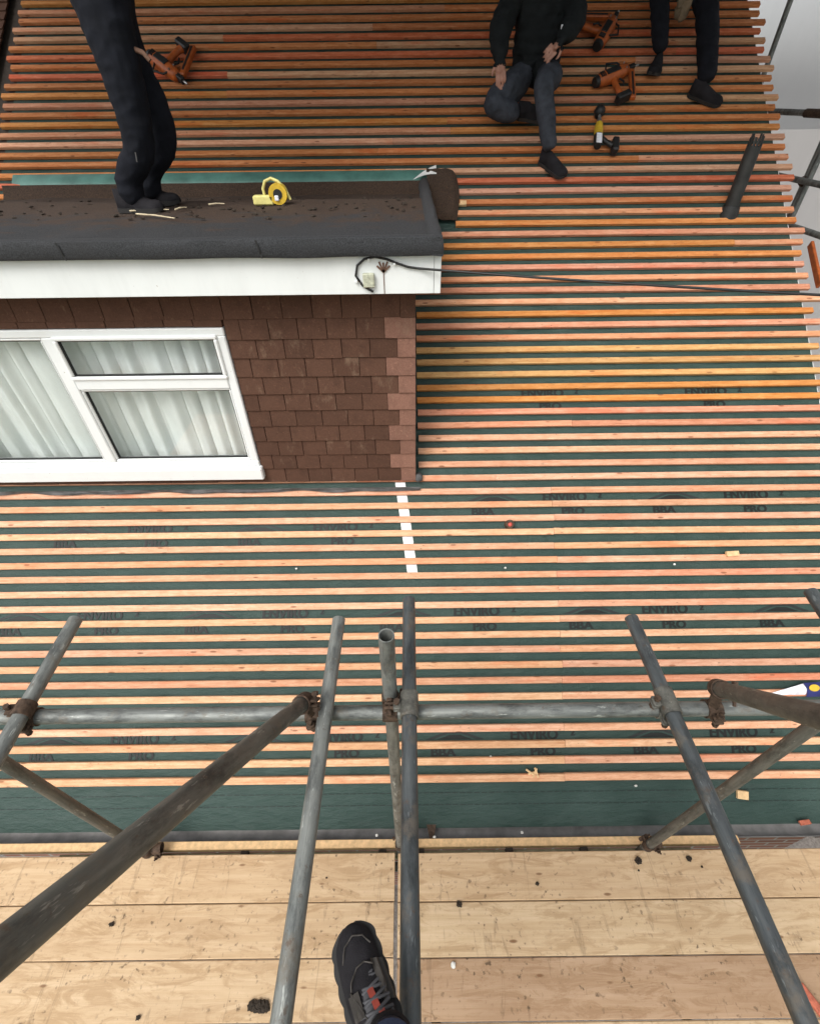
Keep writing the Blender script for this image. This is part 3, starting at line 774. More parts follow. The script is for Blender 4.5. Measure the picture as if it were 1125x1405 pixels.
# scaffold boards
def sboard(x0, x1, y0, y1, z1, c, label, grp=None, nm='scaffold_board', th=.038):
    mb = MB(); n = 14; rings = []; wy = y1-y0; b = .004; L = x1-x0
    sd0 = random.uniform(0, 50)
    prof = [(-wy/2+b, 0), (-wy/6, 0), (wy/6, 0), (wy/2-b, 0), (wy/2, -b), (wy/2, -th), (-wy/2, -th), (-wy/2, -b)]
    for i in range(n+1):
        x = -L/2+L*i/n
        rings.append([Vector((x, p_+.0015*noise.noise(Vector((x*1.5+sd0, 0, 1))), q_+.002*noise.noise(Vector((x*1.2+sd0, p_*4, 0))))) for p_, q_ in prof])
    mb.loft(rings)
    o = link(nm, mb.mesh(nm, 'board', 30), None, mat4(Matrix.Identity(3), Vector(((x0+x1)/2, (y0+y1)/2, z1))))
    o.color = (*c, 1); tag(o, label, 'board', grp); return o
XB = at_z(541, 1300, 0).x
y0 = .752; cols_l = [(.62,.465,.30), (.60,.45,.29), (.63,.48,.315), (.59,.45,.295), (.55,.4,.26), (.5,.37,.25)]
cols_r = [(.62,.465,.30), (.62,.48,.315), (.46,.325,.215), (.59,.455,.30), (.5,.38,.25), (.55,.4,.26)]
ordn = ['beside the gutter', 'second out from the gutter', 'third out from the gutter', 'fourth out from the gutter', 'fifth out from the gutter', 'sixth out from the gutter']
for i in range(6):
    a = y0-.2305*i; b = a-.2265
    sboard(-3.05, XB-.004-.002*(i % 2), b, a, -.001*random.random(), cols_l[i], f'pale scaffold board {ordn[i]}, on the side below the dormer window', 'scaffold boards under the roof edge')
    sboard(XB+.016, 3.05, b-.004, a-.004, .003-.001*random.random(), cols_r[i], (f'browner scaffold board {ordn[i]}, on the side away from the dormer' if i == 2 else f'pale scaffold board {ordn[i]}, on the side away from the dormer'), 'scaffold boards under the roof edge')
# thin strip of wood seen in the joint between the two runs
for i in range(3):
    ya = -.12-.235*i
    sboard(-1.2, 1.5, ya-.225, ya, ZT+TR+.039, cols_l[i], f'upper lift board {("under the shoe", "next to the one under the shoe", "along the outer ledger")[i]}', 'boards of the upper lift')
# timber strip and packers between boards and gutter
strip = empty('eaves_timber', (0, .81, -.06), 'pale timber strip with small dark packers along the gutter', 'timber')
MB().bbox((-3.0, .787, -.095), (2.0, .832, -.045), .003).build('top_strip', 'chip', strip)
MB().bbox((-2.2, .752, -.16), (1.72, .786, -.112), .003).build('lower_strip', 'green_timber', strip)
for px in (338, 525, 577, 698, 800):
    p = at_z(px, 1167, -.1); MB().bbox((p.x-.022, .753, -.111), (p.x+.022, .7865, -.07), .002).build('packer', 'darkhole', strip)

# ------------------------------------------------------------------ gable scaffold, sheeting, cover
GX = 3.72
gsc = empty('gable_scaffold', (GX, 5.3, -2.4), 'grey tube scaffold beyond the roof verge in front of white sheeting', 'scaffold')
def gt(name, a, b):
    MB().tube([Vector(a), Vector(b)], TR*1.05, 14).build(name, 'tube', gsc, 40)
for px, py in ((1070, 40), (1108, 240), (1124, 215)):
    p = at_x(px, py, GX); gt('standard', (GX, p.y, -2.4), (GX, p.y, 6.3))
    if px == 1108:
        pc = at_x(1104, 248, GX); MB().blob(pc, (.05, .06, .05), 4, 2, .3).build('coupler', 'rust', gsc, 60)
for px, py in ((1100, 154), (1112, 250), (1116, 320)):
    p = at_x(px, py, GX-.05); gt('ledger', (GX-.05, .5, p.z), (GX-.05, 11, p.z))
pc = at_x(1118, 155, GX-.05); MB().tube([pc+Vector((0, -.12, 0)), pc+Vector((0, .12, 0))], .034, 10).build('coupler', 'rust', gsc, 40)
p = at_x(1118, 362, 3.45)
tag(MB().bbox((-.25, -.012, -.03), (.25, .012, .03), .004, mat4(Matrix.Rotation(R(78), 3, 'Z') @ Matrix.Rotation(R(-25), 3, 'Y'), p)).build('timber_plank', 'orange'), 'orange stained plank end leaning past the verge', 'plank')
SX = 4.6
def sheetf(u, v):
    y = -1.5+14.5*u; z = -2.35+9.0*v
    return Vector((SX+.05*math.sin(y*2.3+.7*math.sin(z*1.1))+.1*noise.noise(Vector((y*.7, z*.5, 0)))+.03*noise.noise(Vector((y*3, z*1.2, 7))), y, z))
tag(MB().grid(sheetf, 110, 60).build('sheeting', 'sheet', None, 80), 'white translucent sheeting hung around the gable scaffold', 'sheeting')
cover = empty('temporary_roof', (0, 6, 6.3), 'corrugated tin temporary roof over the ridge', 'temporary roof')
CY0, CZ0 = 2.85, 5.1
for i in range(9):
    x0 = -4.6+i*1.04
    def cf(u, v, x0=x0):
        x = x0+1.03*u; return Vector((x, CY0+8.0*v, CZ0+.02*math.sin(u*2*math.pi*8)+1.1*math.sin(math.pi*min(1, v*1.0))))
    MB().grid(cf, 48, 10).build('tin_panel', 'tin', cover, 60)
for y in (CY0+.2, CY0+3.9, CY0+7.6):
    z = CZ0-.06+1.1*math.sin(math.pi*(y-CY0)/8)
    MB().tube([(-4.7, y, z), (4.8, y, z)], TR, 10).build('purlin_tube', 'tube', cover, 40)
for x in (-4.55, 4.35):
    for y in (CY0+.2, CY0+7.6): MB().tube([(x, y, -2.4), (x, y, CZ0+.1)], TR, 10).build('prop_tube', 'tube', cover, 40)

# ------------------------------------------------------------------ people
def skin_mesh(pts, edges, root, levels=2):
    names = list(pts); me = bpy.data.meshes.new('b'); me.from_pydata([tuple(pts[n][0]) for n in names], [(names.index(a), names.index(b)) for a, b in edges], [])
    o = bpy.data.objects.new('b', me); col.objects.link(o)
    md = o.modifiers.new('s', 'SKIN'); md.use_smooth_shade = True; md.branch_smoothing = .4
    sv = me.skin_vertices[0].data
    for i, n in enumerate(names):
        r = pts[n][1]; sv[i].radius = (r, r) if isinstance(r, (int, float)) else r
        sv[i].use_root = (n == root)
    sb = o.modifiers.new('u', 'SUBSURF'); sb.levels = levels; sb.render_levels = levels
    dg = bpy.context.evaluated_depsgraph_get(); dg.update()
    m2 = bpy.data.meshes.new_from_object(o.evaluated_get(dg)); bpy.data.objects.remove(o)
    v = [x.co.copy() for x in m2.vertices]; f = [tuple(p.vertices) for p in m2.polygons]
    nr = [x.normal.copy() for x in m2.vertices]; bpy.data.meshes.remove(m2)
    return v, nr, f
def seg_dist(p, a, b):
    ab = b-a; t = max(0, min(1, (p-a).dot(ab)/max(ab.length_squared, 1e-9))); return (p-(a+ab*t)).length
def make_person(label, J, mats, hand_dirs=None, shoes=True, wr=.010, group=None, vox=.009):
    """J: joint -> (position, radius). mats: (leg, top, skin). one continuous skinned body"""
    E_ = [('pelvis','waist'),('waist','chest'),('chest','neck'),('neck','head'),('head','crown')]
    for s in ('l', 'r'):
        E_ += [('pelvis', s+'hip'), (s+'hip', s+'thigh'), (s+'thigh', s+'knee'), (s+'knee', s+'calf'), (s+'calf', s+'ankle'), (s+'ankle', s+'hem'),
               ('chest', s+'sho'), (s+'sho', s+'elb'), (s+'elb', s+'wri')]
    E_ = [e for e in E_ if e[0] in J and e[1] in J]
    P_ = {k: (Vector(v[0]), v[1]) for k, v in J.items()}
    v, nr, f = skin_mesh(P_, E_, 'pelvis', 2)
    segs = []
    for a, b in E_:
        k = 0 if any(x in b for x in ('hip', 'thigh', 'knee', 'calf', 'ankle', 'hem')) else (2 if b in ('head', 'crown') else 1)
        rad = lambda q: (max(P_[q][1]) if not isinstance(P_[q][1], (int, float)) else P_[q][1])
        segs.append((P_[a][0], P_[b][0], k, min(rad(a), rad(b))))
    mb = MB(); mb.add(v, f)
    for s in ('l', 'r'):                          # hands: palm and five fingers rooted in the wrist
        if s+'wri' not in J: continue
        wv = P_[s+'wri'][0]; ev = P_[s+'elb'][0]
        fd = (hand_dirs or {}).get(s)
        d = Vector(fd[0]).normalized() if fd else (wv-ev).normalized()
        bk = Vector(fd[1]).normalized() if fd else Vector((0, -1, .3)).normalized()
        bk = (bk-d*bk.dot(d)).normalized(); sdv = d.cross(bk)*(1 if s == 'l' else -1)
        hv, hn, hf = skin_mesh({'w': (wv-d*.04, (.03, .026)), 'p': (wv+d*.045, (.042, .020)), 'k': (wv+d*.088, (.043, .017))}, [('w', 'p'), ('p', 'k')], 'w', 2); mb.add(hv, hf)
        segs.append((wv+d*.02, wv+d*.16, 2, .03))
        for j, (off, L) in enumerate(((-.033, .072), (-.011, .084), (.011, .079), (.032, .062))):
            b0 = wv+d*.082+sdv*off; curl = .35+.1*j
            p1 = b0+d*L*.45-bk*.006; p2 = p1+(d*math.cos(curl)-bk*math.sin(curl))*L*.33; p3 = p2+(d*math.cos(curl*1.9)-bk*math.sin(curl*1.9))*L*.27
            fv, fn, ff = skin_mesh({'a': (b0-d*.02, .0095), 'b': (p1, .0092), 'c': (p2, .0085), 'd': (p3, .007)}, [('a','b'),('b','c'),('c','d')], 'a', 2); mb.add(fv, ff)
        b0 = wv+d*.02-sdv*.03; t1 = b0+d*.035-sdv*.028-bk*.008
        fv, fn, ff = skin_mesh({'a': (b0, .014), 'b': (t1, .0115), 'c': (b0+d*.066-sdv*.034-bk*.02, .009)}, [('a','b'),('b','c')], 'a', 2); mb.add(fv, ff)
        segs.append((b0+d*.02, t1, 2, .012))
    me0 = bpy.data.meshes.new('t'); me0.from_pydata([tuple(q) for q in mb.v], [], mb.f); o0 = bpy.data.objects.new('t', me0); col.objects.link(o0)
    rm = o0.modifiers.new('r', 'REMESH'); rm.mode = 'VOXEL'; rm.voxel_size = vox; rm.adaptivity = 0
    sm_ = o0.modifiers.new('s', 'SMOOTH'); sm_.factor = .5; sm_.iterations = 2
    dg = bpy.context.evaluated_depsgraph_get(); dg.update()
    m2 = bpy.data.meshes.new_from_object(o0.evaluated_get(dg)); bpy.data.objects.remove(o0); bpy.data.meshes.remove(me0)
    v = [q.co.copy() for q in m2.vertices]; nr = [q.normal.copy() for q in m2.vertices]; f = [tuple(q.vertices) for q in m2.polygons]; bpy.data.meshes.remove(m2)
    vk = []
    for i, p in enumerate(v):
        k = min(segs, key=lambda e: seg_dist(p, e[0], e[1])-e[3])[2]; vk.append(k)
        if k != 2:                                # cloth folds
            n_ = noise.noise(Vector((p.x*9+p.z*3, p.y*9, p.z*13-p.x*5)))
            f_ = wr*((1-abs(n_)*2)*.6+noise.noise(p*26)*.15)
            if k == 1: f_ += .006*abs(math.sin(p.z*46+1.5*noise.noise(p*5)))
            v[i] = p+nr[i]*f_
    mb = MB(); mb.add(v, f); mb.mi = [vk[q[0]] for q in f]
    o = mb.build('person', list(mats), None, 70)
    tag(o, label, 'person', group)
    if 'head' in J:
        h = P_['head'][0]; c = P_['crown'][0]; fwd = Vector(J.get('face', ((0, -1, 0), 0))[0]).normalized() if 'face' in J else Vector((0, -1, 0))
        upv = (c-h).normalized(); hr = .088; cen = h.lerp(c, .45); sx = upv.cross(fwd).normalized()
        fm = MB()
        fm.blob(cen+fwd*.095-upv*.015, (.014, .018, .022), 1, 2, .05); fm.build('nose', 'skin', o, 60)
        for q_ in (-1, 1):
            MB().blob(cen+fwd*.078+sx*.034*q_+upv*.012, (.013, .01, .008), 2, 2, .0).build('eye', 'white', o, 60)
            MB().blob(cen+sx*.087*q_, (.012, .02, .03), 2, 2, .1).build('ear', 'skin', o, 60)
        MB().blob(cen+fwd*.08-upv*.052, (.026, .012, .007), 3, 2, .05).build('mouth', 'rubberred', o, 60)
        hm = MB(); hm.blob(cen-fwd*.018+upv*.03, (.098, .108, .10), 5, 3, .08); hm.build('hair', 'hair', o, 60)
    return o
def make_shoe(parent, heel, toe_dir, up, L=.29, W=.104, mats=('shoe', 'sole'), detail=False, H=.1):
    d = Vector(toe_dir).normalized(); u = Vector(up); u = (u-d*u.dot(d)).normalized(); s = u.cross(d)
    heel = Vector(heel)
    def wid(t): return W/2*(.62+.16*math.sin(math.pi*min(1, t*2.2)) if t < .35 else .62+.38*math.sin(math.pi*(.14+.5*(t-.2)/.62)))*(1 if t < .86 else math.sqrt(max(.0, 1-((t-.86)/.145)**2)))*(1 if t > .06 else math.sqrt(max(.05, t/.06)))
    def hgt(t): return H*(.98 if t < .32 else .98-.55*min(1, (t-.32)/.42)**.8) * (1 if t < .82 else math.sqrt(max(.02, 1-((t-.82)/.19)**2))*.9+.1)
    N = 66 if detail else 22; rings = []; so = []
    for i in range(N+1):
        t = i/N; w_ = max(wid(t), .006); h = hgt(t); c = heel+d*L*t
        off = .008*math.sin(math.pi*t)                # slight inward curve of the last
        ring = []
        for k in range(16):
            a = 2*math.pi*k/16; x = math.cos(a); z = math.sin(a)
            sq = .80 if z > 0 else 1
            zz = .022+(h*(abs(z)**.9) if z > 0 else -.006*abs(z))
            xx = w_*(abs(x)**.75)*(1 if x > 0 else -1)*(1-.38*max(0, z)**2*(1 if t < .5 else .55))
            ring.append(c+s*(xx+off)+u*zz)
        rings.append(ring)
        spring = .012*max(0, (t-.75)/.25)**2
        ws = w_+.005+(.0035*abs(math.sin(t*26)) if detail and .05 < t < .97 else 0)
        so.append([c+s*(off-ws)+u*spring, c+s*(off+ws)+u*spring, c+s*(off+ws*1.03)+u*(.024+spring*.4), c+s*(off-ws*1.03)+u*(.024+spring*.4)])
    sh = MB().loft(rings).build('shoe', mats[0], parent, 60)
    sm = MB().loft(so).build('sole', mats[1], sh, 50)
    return sh, d, s, u, heel

# --- worker standing on the dormer roof
an = at_z(190, 284, ZR+.02); yw1 = an.y
def PY(px, py, y): return at_y(px, py, y)
kn = PY(188, 160, yw1-.02); hp_ = PY(148, -2, yw1)
J = dict(
    pelvis=((hp_.x-.02, yw1+.06, hp_.z+.06), (.15, .13)), waist=((hp_.x+.0, yw1+.06, hp_.z+.24), (.135, .12)), chest=((hp_.x+.07, yw1+.06, hp_.z+.50), (.16, .13)),
    neck=((hp_.x+.13, yw1+.06, hp_.z+.70), .06), head=((hp_.x+.17, yw1+.06, hp_.z+.80), .085), crown=((hp_.x+.19, yw1+.06, hp_.z+.96), .075),
    face=((1, 0, -.2), 0),
    rhip=((hp_.x-.02, yw1-.05, hp_.z-.02), .165), rthigh=((hp_.x-.015, yw1-.06, (hp_.z+kn.z)/2+.0), .112), rknee=((kn.x-.0, yw1-.06, kn.z), .092),
    rcalf=((kn.x-.015, yw1-.06, kn.z-.15), .087), rankle=((an.x+.005, yw1-.05, ZR+.17), .078), rhem=((an.x+.01, yw1-.05, ZR+.025), .080),
    lhip=((hp_.x-.09, yw1+.16, hp_.z-.02), .12), lthigh=((hp_.x-.05, yw1+.18, (hp_.z+kn.z)/2), .095), lknee=((kn.x+.04, yw1+.19, kn.z), .092),
    lcalf=((kn.x+.02, yw1+.19, kn.z-.15), .088), lankle=((an.x+.02, yw1+.19, ZR+.17), .076), lhem=((an.x+.02, yw1+.19, ZR+.025), .078),
    rsho=((hp_.x+.09, yw1-.13, hp_.z+.60), .075), relb=((hp_.x+.17, yw1-.19, hp_.z+.34), .055), rwri=((hp_.x+.40, yw1-.10, hp_.z+.28), .036),
    lsho=((hp_.x+.09, yw1+.25, hp_.z+.60), .075), lelb=((hp_.x+.17, yw1+.31, hp_.z+.34), .055), lwri=((hp_.x+.40, yw1+.24, hp_.z+.28), .036))
p1 = make_person('worker in black work trousers standing on the dormer flat roof', J, ('navy', 'jacket', 'skin'))
make_shoe(p1, (an.x-.10, yw1-.05, ZR+.004), (1, -.08, 0), (0, 0, 1), .29)
make_shoe(p1, (an.x-.10, yw1+.19, ZR+.004), (1, .05, 0), (0, 0, 1), .29)
pt = PY(192, 72, yw1-.06)
MB().tube([pt+Vector((-.04, 0, .02)), pt+Vector((.02, -.01, .0)), pt+Vector((.045, -.01, -.03))], .012, 8).build('pocket_tool', 'rusty_br', p1, 60)
MB().box((-.003, -.003, -.022), (.003, .0, .022), mat4(Matrix.Rotation(R(10), 3, 'Y'), PY(187, 215, yw1-.145))).build('reflective_tab', 'lead', p1)

# --- worker sitting on the battens, black jacket
S0 = 5.3
def rp(px, py, n): return at_roof(px, py, n)
hipc = Vector((at_y(733, 105, 5.2).x, 5.2, 3.52))
sx0 = hipc.x
lank = rp(754, 212, .10); rkn = at_y(668, 147, 4.93); lkn = at_y(746, 113, 4.74)
J = dict(
    pelvis=((sx0, 5.22, 3.53), (.16, .14)), waist=((sx0-.005, 5.19, 3.68), (.20, .16)), chest=((sx0-.01, 5.17, 3.88), (.23, .165)), neck=((sx0, 5.13, 4.10), .065), head=((sx0, 5.10, 4.20), .088), crown=((sx0, 5.09, 4.36), .08),
    face=((0, -1, -.25), 0),
    lhip=((sx0+.09, 5.16, 3.51), .105), lthigh=((sx0+.09, 4.96, 3.50), .10), lknee=((lkn.x, 4.76, lkn.z), .077), lcalf=((lkn.x*.5+lank.x*.5+.0, lank.y*.5+4.76*.5-.0, lank.z*.5+lkn.z*.5), .072), lankle=((lank.x, lank.y, lank.z+.02), .058),
    rhip=((sx0-.10, 5.15, 3.50), .115), rthigh=((sx0-.20, 5.03, 3.44), .118), rknee=((rkn.x+.02, 4.93, rkn.z+.01), .105), rcalf=((rkn.x+.16, 4.91, rkn.z-.03), .088), rankle=((rkn.x+.27, 4.93, rkn.z-.03), .055),
    lsho=((sx0+.19, 5.16, 4.00), .095), lelb=(tuple(at_y(790, 28, 5.02)), .085), lwri=(tuple(at_y(771, 54, 4.90)), .052),
    rsho=((sx0-.20, 5.16, 4.00), .095), relb=(tuple(at_y(684, 42, 5.06)), .085), rwri=(tuple(at_y(686, 82, 4.93)), .05))
hd = {'l': ((-.75, -.12, -.62), (.1, -1, .35)), 'r': ((.1, -.35, -.8), (-.1, -1, .4))}
p2 = make_person('worker in black jacket and charcoal trousers sitting on the battens with one leg folded', J, ('grey', 'jacket', 'skin'), hd, vox=.0065)
td = Vector((.66, -.70, -.36)).normalized(); make_shoe(p2, lank-RN*.098-td*.075, td, RN+Vector((0, -.1, .3)), .28)
make_shoe(p2, Vector((rkn.x+.25, 5.0, rkn.z-.07)), Vector((.9, -.15, -.1)), (0, -.4, 1), .27)
MB().bbox((-.006, -.012, -.03), (.006, .0, .03), .002, mat4(Matrix.Identity(3), at_y(770, 41, 4.93))).build('watch', 'packet', p2)

# --- worker at the top with only the legs in the picture
ra = rp(968, 118, .10); la = rp(905, 78, .10)
rk = at_y(970, 8, 5.62); lk = at_y(905, -28, 5.78)
hx = (rk.x+lk.x)/2+.02
J = dict(
    pelvis=((hx, 6.18, 4.38), (.15, .13)), waist=((hx, 6.15, 4.54), (.15, .13)), chest=((hx, 6.10, 4.76), (.18, .14)), neck=((hx, 6.02, 4.98), .06), head=((hx, 5.98, 5.07), .086), crown=((hx, 5.97, 5.23), .078),
    face=((0, -1, -.3), 0),
    rhip=((hx+.09, 6.10, 4.34), .105), rthigh=((rk.x-.06, 5.86, (rk.z+4.34)/2), .10), rknee=((rk.x, 5.62, rk.z), .09), rcalf=((ra.x*.45+rk.x*.55+.01, 5.62*.55+ra.y*.45, rk.z*.55+ra.z*.45), .085), rankle=((ra.x+.0, ra.y, ra.z+.03), .07),
    lhip=((hx-.09, 6.10, 4.34), .105), lthigh=((lk.x+.03, 5.95, (lk.z+4.34)/2), .095), lknee=((lk.x, 5.78, lk.z), .082), lcalf=((la.x*.5+lk.x*.5, la.y*.5+5.78*.5, la.z*.5+lk.z*.5), .074), lankle=((la.x, la.y, la.z+.03), .06),
    rsho=((hx+.18, 6.08, 4.86), .085), relb=((hx+.24, 5.88, 4.62), .06), rwri=(tuple(at_y(946, -6, 5.70)), .04),
    lsho=((hx-.18, 6.08, 4.86), .085), lelb=((hx-.22, 5.88, 4.62), .06), lwri=(tuple(at_y(934, -8, 5.72)), .04))
hd = {'l': ((.15, -.2, -.9), (-.3, -1, .2)), 'r': ((-.12, -.2, -.9), (.3, -1, .2))}
p3 = make_person('worker all in black perched highest on the roof, knees bent and boots on the battens', J, ('navy', 'jacket', 'beige'), hd)
td = Vector((.86, -.42, -.26)).normalized(); make_shoe(p3, ra-RN*.098-td*.10, td, RN+Vector((0, 0, .25)), .29, mats=('shoe', 'sole'))
td = Vector((-.35, -.85, -.25)).normalized(); make_shoe(p3, la-RN*.098-td*.085, td, RN+Vector((0, 0, .4)), .25, mats=('shoe', 'sole'))

# --- the photographer's foot
ZP = ZT+TR+.039                                # top of upper boards
SLN = .29
toe = at_z(479, 1270, ZP+.03); heel_dir = at_z(524, 1405, ZP+.03)-toe; heel_dir.z = 0; heel_dir.normalize()
hl = toe+heel_dir*SLN; hl.z = ZP+.002
ank = hl-heel_dir*.085+Vector((0, 0, .10))
lx = ank.x
J = dict(
    pelvis=((lx+.10, -.50, ZP+.92), (.15, .12)), waist=((lx+.10, -.50, ZP+1.08), (.14, .115)), chest=((lx+.10, -.50, ZP+1.30), (.17, .13)), neck=((lx+.10, -.48, ZP+1.50), .06), head=((lx+.10, -.44, ZP+1.58), .086), crown=((lx+.10, -.42, ZP+1.74), .078),
    face=((0, 1, -.5), 0),
    lhip=((lx+.01, -.48, ZP+.86), .10), lthigh=((lx-.005, -.40, ZP+.67), .085), lknee=((lx-.01, -.30, ZP+.47), .065), lcalf=((ank.x+.0, -.25, ZP+.30), .058), lankle=((ank.x, ank.y-.005, ZP+.10), .040),
    rhip=((lx+.19, -.50, ZP+.86), .10), rthigh=((lx+.21, -.50, ZP+.67), .085), rknee=((lx+.22, -.48, ZP+.47), .065), rcalf=((lx+.22, -.52, ZP+.30), .058), rankle=((lx+.22, -.56, ZP+.10), .042),
    rsho=((lx+.28, -.48, ZP+1.40), .075), relb=((lx+.33, -.36, ZP+1.16), .05), rwri=((lx+.20, -.14, ZP+1.26), .035),
    lsho=((lx-.08, -.48, ZP+1.40), .075), lelb=((lx-.13, -.36, ZP+1.16), .05), lwri=((lx+.0, -.14, ZP+1.26), .035))
p4 = make_person('photographer standing on the upper scaffold lift, one black trainer in view', J, ('sock', 'jacket', 'skin'), {'l': ((.3, .6, .6), (-.6, .2, .3)), 'r': ((-.3, .6, .6), (.6, .2, .3))})
sh, d_, s_, u_, h_ = make_shoe(p4, hl, -heel_dir, (0, 0, 1), SLN, .093, detail=True, H=.095)
make_shoe(p4, (lx+.23, -.66, ZP+.002), (.12, 1, 0), (0, 0, 1), .30, .108)
LF = Matrix((s_, d_, u_)).transposed()
def SP(a, t, z): return h_-s_*a+d_*(SLN*t)+u_*z
# overlays, tongue, laces, red tag
def patch(name, mat, pts, lift=.0, parent=sh):
    n = len(pts); mb = MB(); mb.add([SP(*p) for p in pts]+[SP(p[0]*.93, p[1], p[2]-.008) for p in pts], [tuple(range(n))]+[(i, (i+1) % n, (i+1) % n+n, i+n) for i in range(n)]); mb.build(name, mat, parent, 50)
MB().grid(lambda u, v: SP(-.012+.034*(u-.5)+.004, .30+.34*v, .113-.045*v-.010*(2*u-1)**2+.004), 6, 8).build('tongue', 'lace', sh, 60)

for k in range(5):
    t = .38+.066*k; z = .108-.0105*k
    MB().tube([SP(-.034, t, z-.020), SP(-.012, t+.012, z+.001), SP(.012, t+.028, z-.002), SP(.030, t+.045, z-.022)], .0032, 8).build('lace', 'lace', sh, 60)
    MB().tube([SP(-.034, t+.045, z-.024), SP(-.010, t+.028, z-.001), SP(.012, t+.010, z+.0), SP(.032, t, z-.018)], .0032, 8).build('lace', 'lace', sh, 60)
MB().tube([SP(-.02, .40, .112), SP(-.055, .36, .115), SP(-.075, .27, .09), SP(-.068, .18, .05), SP(-.055, .16, .03)], .0028, 8).build('lace', 'lace', sh, 60)
MB().tube([SP(-.005, .38, .116), SP(-.030, .30, .118), SP(-.046, .20, .10), SP(-.048, .14, .07)], .0028, 8).build('lace', 'lace', sh, 60)
MB().grid(lambda u, v: SP(-.002+.013*u-.004*v, .47+.13*v, .098-.020*v), 2, 4).build('red_flash', 'red', sh, 60)
MB().grid(lambda u, v: SP(.004+.012*u, .36+.10*v, .110-.010*v), 2, 4).build('red_flash', 'red', sh, 60)
MB().tube([SP(.004, .27, .07), SP(.004, .28, .10), SP(.004, .285, .125), SP(.004, .28, .135)], [.040, .045, .047, .042], 24).build('ankle_collar', 'shoe', sh, 60)
MB().tube([SP(.004, .28, .11), SP(.004, .275, .16), SP(.004, .24, .22)], [.040, .041, .046], 24).build('sock', 'sock', sh, 60)
def seam(pts, r=.0016, mat='trim'): MB().tube([SP(*q) for q in pts], r, 6).build('seam', mat, sh, 60)
def top_z(a, t):                               # height of the upper at that spot, taken from the mesh
    best = 0.0
    for v_ in sh.data.vertices:
        q = v_.co-h_; aa = -q.dot(s_); tt = q.dot(d_)/SLN
        if abs(aa-a) < .008 and abs(tt-t) < .03: best = max(best, q.dot(u_))
    return best+.001
for line in ([(-.040, .60), (-.030, .68), (-.012, .735), (.006, .745), (.024, .70), (.038, .61)], [(-.036, .80), (-.022, .88), (0, .915), (.020, .885), (.034, .80)], [(.018, .46), (.024, .56), (.036, .64), (.044, .72)], [(-.020, .46), (-.028, .56), (-.040, .66)]):
    pts = []
    for i_ in range(len(line)-1):
        for k_ in range(4):
            a_ = line[i_][0]+(line[i_+1][0]-line[i_][0])*k_/4; t_ = line[i_][1]+(line[i_+1][1]-line[i_][1])*k_/4; pts.append((a_, t_, top_z(a_, t_)))
    seam(pts)

MB().grid(lambda u, v: SP(.020+.024*u, .50+.24*v-.03*u, top_z(.020+.024*u, .50+.24*v-.03*u)+.0015), 8, 12).build('side_overlay', 'trim', sh, 60)
MB().grid(lambda u, v: SP(-.022-.022*u, .48+.14*v, top_z(-.022-.022*u, .48+.14*v)+.0015), 8, 8).build('side_overlay', 'trim', sh, 60)

# ------------------------------------------------------------------ tools on the roof
def nail_gun(px, py, ang, scale, label, flip=1):
    c = at_roof(px, py, .06)
    o = empty('nail_gun', c, label, 'nail gun', 'orange nail guns lying on the battens')
    m = mat4(ROOFM @ Matrix.Rotation(R(ang), 3, 'Z') @ Matrix.Diagonal((scale, scale*flip, scale)), c)
    T = lambda x, y, z: m @ Vector((x, y, z))
    b = MB(); pts = [(-.13, 0, 0), (-.11, 0, 0), (-.04, 0, 0), (.06, 0, 0), (.10, 0, 0), (.115, 0, 0)]
    b.tube([T(*p) for p in pts], [.030*scale, .042*scale, .045*scale, .042*scale, .036*scale, .02*scale], 14); b.build('body', 'orange', o, 50)
    b = MB().tube([T(-.13, 0, 0), T(-.155, 0, 0)], [.036*scale, .030*scale], 14); b.build('end_cap', 'black', o, 50)
    b = MB().bbox((.10, -.014, -.02), (.165, .014, .02), .004, m); b.build('nose', 'black', o)
    MB().tube([T(.16, 0, 0), T(.20, 0, .0)], .007*scale, 8).build('tip', 'steel', o, 40)
    b = MB().tube([T(-.02, -.03, 0), T(-.035, -.09, 0), T(-.04, -.15, 0), T(-.035, -.175, 0)], [.022*scale, .019*scale, .02*scale, .024*scale], 12); b.build('handle', 'orange', o, 50)
    b = MB().bbox((-.09, -.215, -.032), (.015, -.17, .032), .008, m); b.build('battery', 'black', o)
    ml = Matrix.Rotation(R(-52), 4, 'Z')
    b = MB().bbox((-.015, -.24, -.016), (.022, 0, .016), .005, m @ Matrix.Translation((.125, -.02, 0)) @ Matrix.Rotation(R(-28), 4, 'Z')); b.build('magazine', 'orange', o)
    b = MB().bbox((-.004, -.225, .0165), (.010, -.03, .019), .001, m @ Matrix.Translation((.125, -.02, 0)) @ Matrix.Rotation(R(-28), 4, 'Z')); b.build('nail_strip', 'black', o)
    MB().bbox((-.075, -.022, .040), (.03, .018, .047), .002, m).build('label_plate', 'black', o)
    for q in range(3): MB().bbox((-.118+.012*q, -.020, .036), (-.112+.012*q, .020, .046), .001, m).build('vent_slot', 'black', o)
    for q in (-.02, .02): MB().tube([T(.075, q, .036), T(.075, q, .044)], .005*scale, 8).build('screw', 'steel', o)
    b = MB().tube([T(.02, -.045, 0), T(.035, -.08, 0), T(.01, -.105, 0)], .006*scale, 8); b.build('trigger', 'black', o, 50)
    b = MB().tube([T(-.06, .03, .02), T(-.02, .085, .02), T(.05, .06, .02), T(.06, .03, .02)], .006*scale, 8); b.build('belt_hook', 'black', o, 50)
    return o
nail_gun(228, 92, -42, 1.3, 'orange nail gun lying beside the standing worker, magazine spread open', -1)
nail_gun(832, 42, 60, 1.25, 'orange nail gun on the battens, higher of the pair between the two seated workers', -1)
